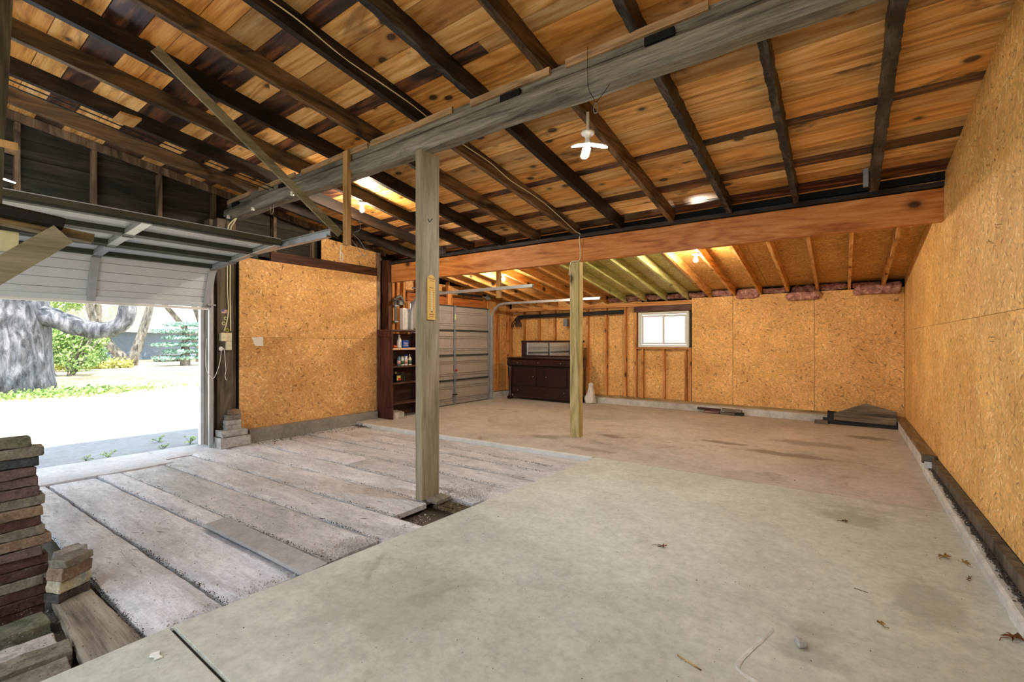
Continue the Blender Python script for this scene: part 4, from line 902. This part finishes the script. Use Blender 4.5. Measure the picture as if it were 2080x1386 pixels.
# ------------------------------------------------ rack at the left edge
t = thing('rack_post', 'dark rough post with a bracket arm at the left edge', 'post', (-3.80, .33, -.12))
obj('post_body', beam(new(), (0, -.09, 0), (0, .04, 3.87), .10, .12, 30, .006, up=(0, 1, 0)), wood('dark_khaki_post', '2c281c', '4d4734', '6b644c', 'z', var=.1, bst=.6), t)
obj('arm', beam(new(), (.13, -.15, 2.15), (.13, .40, 2.09), .09, .05, 8, .003), wood('arm_wood', '3f331f', '6d5a38', '8d7751', 'y', var=.1), t)
obj('knee_brace', beam(new(), (.20, -.10, 1.73), (.20, .262, 2.085), .04, .115, 6, .001, up=(0, -.6, .8)), brace, t)
obj('cream_gusset', beam(new(), (.10, -.2, 2.03), (.10, .10, 2.02), .02, .11, 2, 0), plain('cream_plywood', 'cfc79a', .6, 0, .06), t)
bm = new(); pf = [(-.05, -.03), (-.045, .005), (-.02, .028), (.02, .032), (.045, .015), (.05, -.03), (.02, -.042), (-.02, -.042)]
pts = [(-3.64, -.2, 2.105), (-3.64, .25, 2.065), (-3.64, .58, 2.035), (-3.64, .60, 2.03)]; 
sweep(bm, pf, pts, (1, 0, 0)); tag(obj('rubber_gutter', bm, blackp, smooth=False), 'dark rounded rubber strip lying along the bracket arm at left', 'pipe')
obj('cleat', bx(-.05, .05, .0, .105, 2.545, 2.59, bev=.003), hang, bpy.data.objects['rack_post'])

# ------------------------------------------------ scraps and litter
def scrap(name, lab, p0, p1, w, h, m, cat='board', jit=.003): return tag(obj(name, beam(new(), p0, p1, w, h, 8, jit), m), lab, cat)
redw = wood('red_brown_scrap', '2c1613', '4d2f2a', '6d4b43', 'x', var=.1)
scrap('wood_scrap', 'dark reddish stick resting by the back kerb, left one', (-2.27, 9.215, .075), (-1.86, 9.215, .07), .05, .042, redw)
scrap('wood_scrap', 'thin reddish board flat on the floor under the dark stick', (-2.15, 9.21, .022), (-1.88, 9.21, .022), .09, .03, wood('pinkish_scrap', '4d3530', '7d5c52', '97766b', 'x', var=.1))
scrap('wood_scrap', 'grey-brown wood scrap by the back kerb, right one on top', (-1.83, 9.22, .088), (-1.50, 9.22, .075), .08, .045, barn)
scrap('wood_scrap', 'pale splintered board flat under the grey-brown scrap', (-1.85, 9.16, .03), (-1.60, 9.16, .025), .07, .035, barn)
scrap('wood_scrap', 'short black block beside the pale splintered board', (-1.58, 9.19, .028), (-1.46, 9.19, .028), .08, .05, blackw)
t = thing('gable_panel', 'grey barnboard gable end leaning in the back right corner', 'board', (.29, 9.16, 0))
def slant(poly, y_=0.0, th=.022, m=barn, nm='board'):
    Mx = Matrix.Translation((0, y_, 0)) @ Matrix.Rotation(math.radians(-24), 4, 'X') @ Matrix(((1, 0, 0, 0), (0, 0, 1, 0), (0, 1, 0, 0), (0, 0, 0, 1)))
    o = obj(nm, prism(new(), poly, -th, 0, Mx), m, t)
slant([(-.40, .185), (.40, .155), (.395, .25), (.39, .275), (.02, .375), (-.02, .372), (-.30, .235)], 0)
slant([(-.41, .075), (.375, .055), (.375, .165), (-.41, .190)], -.028)
slant([(-.56, .0), (.40, .0), (.40, .10), (-.56, .10)], .0, .02, blackw, 'tarred_board'); slant([(-.50, .10), (-.42, .10), (-.36, .21), (-.50, .22)], .0, .02, blackw, 'tarred_board')
scrap('wood_scrap', 'dark board lying on the floor at the left end of the gable piece', (-.38, 9.10, .03), (-.20, 9.10, .03), .13, .05, barn)
leafm = [plain('dry_brown_leaf', '6b4526', .8, 0, .25), plain('dry_tan_leaf', '8d6b3c', .8, 0, .25)]
def leaf(x, y, s, m, lab, rz):
    bm = new(); pts = []; n = 22
    for i in range(n):
        a = 6.2832*i/n; r = s*(.62+.38*math.cos(5*a)) if i % 2 else s*(.45+.25*math.cos(5*a)); pts.append((r*math.cos(a), r*.8*math.sin(a)))
    c = bm.verts.new((0, 0, .006)); vs = [bm.verts.new((px, py, .004+abs(noise.noise(Vector((px*60, py*60, x))))*.028)) for px, py in pts]
    for i in range(n): bm.faces.new((c, vs[i], vs[(i+1) % n]))
    tube(bm, [(-s*.5, 0, .006), (-s*1.1, .01, .004), (-s*1.6, -.005, .004)], .0015, 4)
    o = tag(obj('dry_leaf', bm, leafm[m], loc=(x, y, 0)), lab, 'leaf'); o.rotation_euler = (0, 0, rz)
leaf(-.962, 3.007, .042, 0, 'curled brown leaf alone in the middle of the slab', .3)
leaf(.514, 3.90, .05, 1, 'dry tan leaf near the right kerb, farther one of the group', 1.2)
leaf(.60, 3.86, .035, 1, 'small tan leaf closest to the right kerb', 2.0)
leaf(.630, 3.02, .055, 0, 'large brown leaf at the right edge by the kerb', .8)
leaf(.01, 4.22, .03, 0, 'small dark leaf far out on the slab toward the back', .1)
leaf(.144, 2.796, .025, 1, 'tiny curled tan leaf near the grey stone chip', 2.4)
leaf(.58, 3.62, .02, 0, 'tiny dark leaf beside the right kerb', 1.4)
brick(-.152, 2.393, .0, .045, .035, .03, 'w', 'small pale stone chip on the slab near the bottom edge', .5, 'stone_chip', 'stone', .008)
tag(obj('twig', tube(new(), [(.05, 3.115, .003), (.11, 3.10, .003)], .002, 5), barn), 'thin twig lying on the slab right of centre', 'twig')
tag(obj('twig', tube(new(), [(-.575, 2.0, .004), (-.47, 1.965, .004)], .0028, 5), hang), 'thin pale splinter on the slab near the bottom edge', 'twig')
bm = new(); prism(bm, [(-.03, -.012), (-.01, -.022), (.012, -.008), (.03, -.018), (.036, .012), (.01, .008), (-.02, .018)], 0, .004)
tag(obj('paint_flake', bm, whitep, loc=(-2.39, .683, 0)), 'white curled paint flake on the corner slab', 'flake')
bm = new(); tube(bm, smooth([(-.27, 2.46, -.002), (-.29, 2.36, .001), (-.33, 2.22, .003), (-.355, 2.09, .004), (-.33, 2.05, .001), (-.27, 2.03, -.001), (-.20, 1.99, -.004)], 6), [.008+.012*abs(noise.noise(Vector((i*.4, 0, 0)))) for i in range(37)], 7, .6)
for v in bm.verts: v.co.z = v.co.z*.35
tag(obj('mortar_smear', bm, conck), 'low hardened mortar ridge curving on the slab near the bottom edge', 'mortar')
# crumbs: plank joints, pit edges
def crumbs(name, n, fn, m, label, cat, smin=.002, smax=.010):
    bm = new()
    for i in range(n):
        x, y, z = fn(i); s = R.uniform(smin, smax)*R.uniform(.5, 1)
        Mx = Matrix.Translation((x, y, z+s*.3)) @ Matrix.Rotation(R.random()*6.3, 4, (R.random(), R.random(), 1)) @ Matrix.Diagonal((1, R.uniform(.5, 1.4), .6, 1))
        vs = [bm.verts.new(Mx @ Vector(c)) for c in ((s, 0, 0), (-s*.5, s*.8, 0), (-s*.5, -s*.8, 0), (0, 0, s))]
        for q in ((0, 1, 2), (0, 1, 3), (1, 2, 3), (0, 2, 3)): bm.faces.new([vs[k] for k in q])
    return tag(obj(name, bm, m), label, cat, kind='stuff')
def on_seam(i):
    k = R.randrange(1, len(seams)-1); a, b = seams[k]; x = R.uniform(-6.3, -2.62) if R.random() < .4 else -2.62-abs(R.gauss(0, .9))
    x = max(x, -6.5); return (x, a+(b-a)*(x+6.3)/3.7+R.gauss(0, .010), -.052+R.random()*.01)
crumbs('joint_dirt', 6500, on_seam, soil, 'dark dirt crumbs scattered along the plank joints', 'dirt', .0015, .0075)
crumbs('plank_litter', 1500, lambda i: (R.uniform(-6.5, -2.65), R.uniform(.8, 4.6), -.048), wood('chip_wood', '4d453a', '7d7466', 'a39b8e', 'x', var=.3), 'small chips and grit strewn over the plank floor', 'litter', .002, .008)
crumbs('pale_rubble', 2600, lambda i: (lambda k: ((-2.78+R.gauss(0, .16), 3.12+R.gauss(0, .12), -.045+abs(R.gauss(0, .012))) if k < .45 else (-2.74+R.gauss(0, .08), R.choice((1.72, 1.85, 1.9))+R.gauss(0, .07), -.046) if k < .75 else (-2.68+R.gauss(0, .03), R.uniform(.8, 2.6), -.046)))(R.random()), plain('pale_rubble', 'b9b2aa', .9, 0, .25), 'pale crumbled mortar heaped beside the grey post and slab edge', 'rubble', .002, .011)
crumbs('wall_litter', 900, lambda i: (-6.56+abs(R.gauss(0, .12)), R.uniform(3.0, 5.0), -.046) if i % 2 else (-6.4+R.gauss(0, .1), 4.62+R.gauss(0, .05), -.04), dirt, 'brown debris along the foot of the left wall', 'dirt', .003, .014)
crumbs('slab_grit', 520, lambda i: (R.uniform(-2.4, .6), R.uniform(.9, 8.5), .0005), plain('grit', '4b443a', .9), 'tiny dark grit scattered over the concrete slab', 'grit', .002, .006)
crumbs('sawdust_fill', 1500, lambda i: (R.uniform(-2.93, -2.62), R.uniform(2.82, 3.0), -.11+R.random()*.03), plain('sawdust', '8f7a5c', .9, 0, .3), 'brown sawdust filling the hole beside the grey post', 'sawdust', .004, .012)
crumbs('pit_litter', 700, lambda i: (R.uniform(-3.5, -2.66), R.uniform(.2, .70), -.04 if R.random() < .5 else -.12), plain('pit_flakes', '7f776a', .9, 0, .3), 'flakes and dirt around the bricks in the pit corner', 'dirt', .002, .008)

# ------------------------------------------------ outdoors
def ground_mat():
    M = Mt('pale_gravel', .9); v = M.pos(False)
    a = M.noi(M.mp(v, (.35, 1.1, 1)), .6, 4, .6, .4); b = M.noi(v, 18, 3, .7)
    c = M.ramp(M.ma('ADD', M.ma('MULTIPLY', a, .7), M.ma('MULTIPLY', b, .3)), [(.38, hx('9a8a6c')), (.58, hx('c4b79c'))]); M.col(c); M.bump(b, .4, .01); return M.m
bm = new(); n = 40
struct('ground', box(box(box(new(), -60, -7.12, -40, 60, -.5, -.14), -7.12, 60, 9.62, 60, -.5, -.14), -7.12, 60, -40, -2.75, -.5, -.14), ground_mat())
apron = struct('apron', gridslab(new(), [(-8.9, -3), (-7.13, -3), (-7.13, 4.5), (-8.9, 4.5)], -.09, .1, 20, 60, .003, .02, 2), concrete('shadowed_apron_concrete', '86888c', '9da0a6', '74767a', .4))  # bluish grey carries the building's shadow on the drive in its colour
def leaf_mat(name, c1, c2):
    M = Mt(name, .6); v = M.pos(False); M.col(M.ramp(M.noi(v, 3.0, 3, .7), [(.35, hx(c1)), (.65, hx(c2))]))
    M.b.inputs['Subsurface Weight'].default_value = 0; return M.m
gl1 = leaf_mat('bright_green_leaves', '6f9048', 'b4cc84'); gl2 = leaf_mat('blue_green_needles', '6f958a', 'a9c9ba'); gl3 = leaf_mat('yellow_green_leaves', '9aa052', 'cbc984'); gl4 = leaf_mat('deep_green_leaves', '4d7045', '86a870')
def bark(name, a, b, c): 
    M = Mt(name, .9); v = M.pos(); f = M.noi(M.mp(v, (2.2, 2.2, .7)), 3, 5, .7, .6); M.col(M.ramp(f, [(.35, hx(a)), (.5, hx(b)), (.66, hx(c))])); M.bump(f, .8, .05); return M.m
bark1 = bark('grey_bark', '3f4043', '63656b', '8d8f96'); bark2 = bark('brown_grey_bark', '4f4a42', '7a756c', 'a09a90')
def foliage(n, fn, s, seed=0):
    bm = new()
    for i in range(n):
        p = Vector(fn()); a = Vector((R.gauss(0, 1), R.gauss(0, 1), R.gauss(0, 1))).normalized(); b = a.orthogonal().normalized(); k = s*R.uniform(.5, 1.2)
        c = a.cross(b)*.6
        bm.faces.new([bm.verts.new(p+b*k), bm.verts.new(p+c*k), bm.verts.new(p-b*k), bm.verts.new(p-c*k)])
    return bm
def blob(c, r):
    def f():
        d = Vector((R.gauss(0, 1), R.gauss(0, 1), R.gauss(0, 1))).normalized()*R.uniform(.55, 1)
        return (c[0]+d.x*r[0], c[1]+d.y*r[1], c[2]+d.z*r[2])
    return f
def multi(bl):
    return lambda: R.choice(bl)()
t = thing('big_tree', 'huge grey tree trunk with one long low limb at the left of the doorway', 'tree', (-20.1, 2.05, -.15))
bm = new(); P = [(0, 0, 0), (0, 0, .4), (.02, 0, 1.2), (0, .02, 2.2), (-.1, -.1, 4), (-.3, -.1, 7), (-.3, .1, 10)]
tube(bm, P, [1.15, 1.05, 1.0, .95, .9, .8, .5], 28, .12); obj('trunk', bm, bark1, t, smooth=True)
obj('limb', tube(new(), smooth([(.3, .5, 2.35), (.7, 1.0, 2.2), (.9, 1.4, 1.98), (1.1, 1.85, 1.86), (1.3, 2.25, 1.95), (1.45, 2.5, 2.3), (1.5, 2.55, 3.2), (1.4, 2.9, 5)], 4), [.30-.004*i for i in range(29)], 14, .2), bark1, t, smooth=True)
obj('crown', foliage(9000, multi([blob((.5, 0, 9), (6, 6, 2.5)), blob((0, 5, 8.5), (4, 4, 2))]), .16), gl4, t)
def tree(lab, loc, stems, crown=None, fm=None, n=2500, s=.16, bk=None):
    t = thing('tree', lab, 'tree', loc)
    for st, r in stems: 
        pts = smooth(st, 3); obj('trunk', tube(new(), pts, [r*(1-.6*i/len(pts)) for i in range(len(pts))], 10, .2), bk or bark2, t, smooth=True)
    if crown: obj('crown', foliage(n, multi([blob(*c) for c in crown]), s), fm, t)
    return t
tree('forked tree with two leaning trunks in the middle of the yard', (-36.2, 8.95, -.14), [([(0, 0, 0), (-.3, -.9, 1.4), (-.5, -1.5, 2.6), (-.4, -1.9, 4.5), (0, -2.4, 8)], .30), ([(0, .1, 0), (0, .5, 1.5), (.1, .9, 3.2), (.2, 1.2, 5), (0, 1.5, 8)], .30)], [((0, -1, 8.5), (3.5, 4, 2.5))], gl1, 2500, .2)
tree('slender leaning tree behind the forked one', (-41, 12.6, -.14), [([(0, 2.6, 0), (0, .6, 3), (0, -1.2, 5.5), (0, -2, 8)], .22), ([(0, 2.8, 0), (0, 2.0, 3), (0, .9, 6), (0, .4, 8)], .24)], [((0, 0, 8), (3, 4, 2))], gl1, 1500, .22)
tree('dark straight trunk behind the blue-green spruce', (-39, 14.0, -.14), [([(0, 0, 0), (0, .05, 3), (0, 0, 8)], .45), ([(0, 1.2, 0), (0, 2.2, 4), (0, 2.9, 8)], .3)], [((0, 1, 8), (3, 4, 2.2))], gl4, 2000, .2)
t = thing('spruce_tree', 'low blue-green spruce at the right of the doorway view', 'tree', (-33.6, 11.1, -.14))
obj('trunk', tube(new(), [(0, 0, 0), (0, 0, 2.8)], [.3, .1], 8), bark2, t)
obj('branches', foliage(5200, multi([blob((0, k*.55-1.0, .5+.42*j), (1.0, .75, .13)) for k in range(5) for j in range(6) if (k+j) % 2 == 0]), .10), gl2, t)
for i, (x, y, rx, ry, h, m, lab) in enumerate(((-27.5, 4.6, 1.2, 1.5, 2.3, gl1, 'bright green bush just right of the big trunk'), (-31.5, 5.6, 1.2, 1.2, 1.9, gl4, 'dark green bush between the big trunk and the forked tree'), (-30, 2.4, 1.5, 2, 2.6, gl4, 'green bush behind the big trunk'))):
    t = thing('bush', lab, 'bush', (x, y, -.14))
    obj('leaves', foliage(4500, multi([blob((R.uniform(-.4, .4)*rx, R.uniform(-.6, .6)*ry, h*R.uniform(.3, .75)), (rx*.6, ry*.5, h*.28)) for _ in range(7)]), .085), m, t)
    bm = new()
    for k in range(9): a = R.uniform(-1, 1); tube(bm, [(0, a*.3, 0), (R.uniform(-.3, .3), a*ry*.6, h*.5), (R.uniform(-.5, .5), a*ry, h*.85)], .03, 5)
    obj('stems', bm, bark2, t)
t = thing('flower_hedge', 'low yellow-green hedge along the far edge of the drive', 'hedge', (-33.5, 6.2, -.14))
obj('leaves', foliage(5000, lambda: (R.uniform(-.5, .5), R.uniform(-5, 2.2), abs(R.gauss(.2, .16))), .08), gl3, t)
t = thing('background_tree', 'pale green tree crown high behind the big limb', 'tree', (-46, 9.5, -.14))
obj('trunk', tube(new(), [(0, 0, 0), (0, 0, 6)], [.3, .2], 8), bark2, t); obj('crown', foliage(4500, multi([blob((0, -3, 5.2), (2, 3.4, 1.6)), blob((0, 3, 6.2), (2, 2.5, 1.2))]), .16), gl1, t)
t = thing('ivy_patch', 'low green ivy spreading around the foot of the big trunk', 'ivy', (-17.9, 2.7, -.14))
obj('leaves', foliage(5200, lambda: (lambda a, r: (math.cos(a)*r*1.1, math.sin(a)*r*2.1+.3, abs(R.gauss(.02, .06))))(R.uniform(0, 6.28), abs(R.gauss(0, .55))), .055), gl1, t)
t = thing('garden_shed', 'low blue-grey outbuilding with a white roof beyond the trees', 'building', (-52, 14.0, -.14))
obj('wall', bx(0, 4, -6, 5, 0, 2.3), plain('blue_grey_siding', '76828f', .8), t); obj('roof', xprism(new(), [(-6.8, 2.3), (5.8, 2.3), (5.0, 4.4), (-6.0, 4.4)], -.6, 4.6), plain('white_roof', 'dcdad6', .8), t)
t = thing('wood_pile', 'stack of cut logs in front of the outbuilding', 'wood pile', (-42, 12.9, -.14))
for k in range(14): obj('log', tube(new(), [(-.3, 0, 0), (.3, 0, 0)], .13, 8), bark2, t, loc=(0, -.9+.28*(k % 7), .13+.25*(k//7)))
def weed(x, y, s, lab):
    t = thing('weed', lab, 'weed', (x, y, -.09)); bm = new(); st = new()
    for k in range(9):
        a = R.uniform(0, 6.28); r = R.uniform(.3, 1)*s; h = s*R.uniform(.3, .9); tube(st, [(0, 0, 0), (r*.5*math.cos(a), r*.5*math.sin(a), h*.7), (r*math.cos(a), r*math.sin(a), h)], .002, 4)
        for j in range(4):
            p = Vector((r*math.cos(a)+R.gauss(0, .15)*s, r*math.sin(a)+R.gauss(0, .15)*s, h+R.gauss(0, .08)*s)); d = Vector((math.cos(a+j), math.sin(a+j), .3))*s*.25; e = Vector((-math.sin(a+j), math.cos(a+j), 0))*s*.12
            bm.faces.new([bm.verts.new(p-d), bm.verts.new(p+e), bm.verts.new(p+d), bm.verts.new(p-e)])
    obj('stalks', st, gl4, t); obj('leaves', bm, gl1, t)
weed(-7.36, 1.61, .10, 'small green weed outside the sill, middle of the doorway'); weed(-7.42, 1.42, .07, 'smallest green weed outside the sill, nearest the brick stack')
weed(-7.45, 2.52, .13, 'tallest green weed outside the sill, close to the door post'); weed(-7.33, 2.17, .09, 'low green weed outside the sill, just left of the tallest'); weed(-7.95, 2.3, .09, 'green weed out on the apron, farthest from the sill')
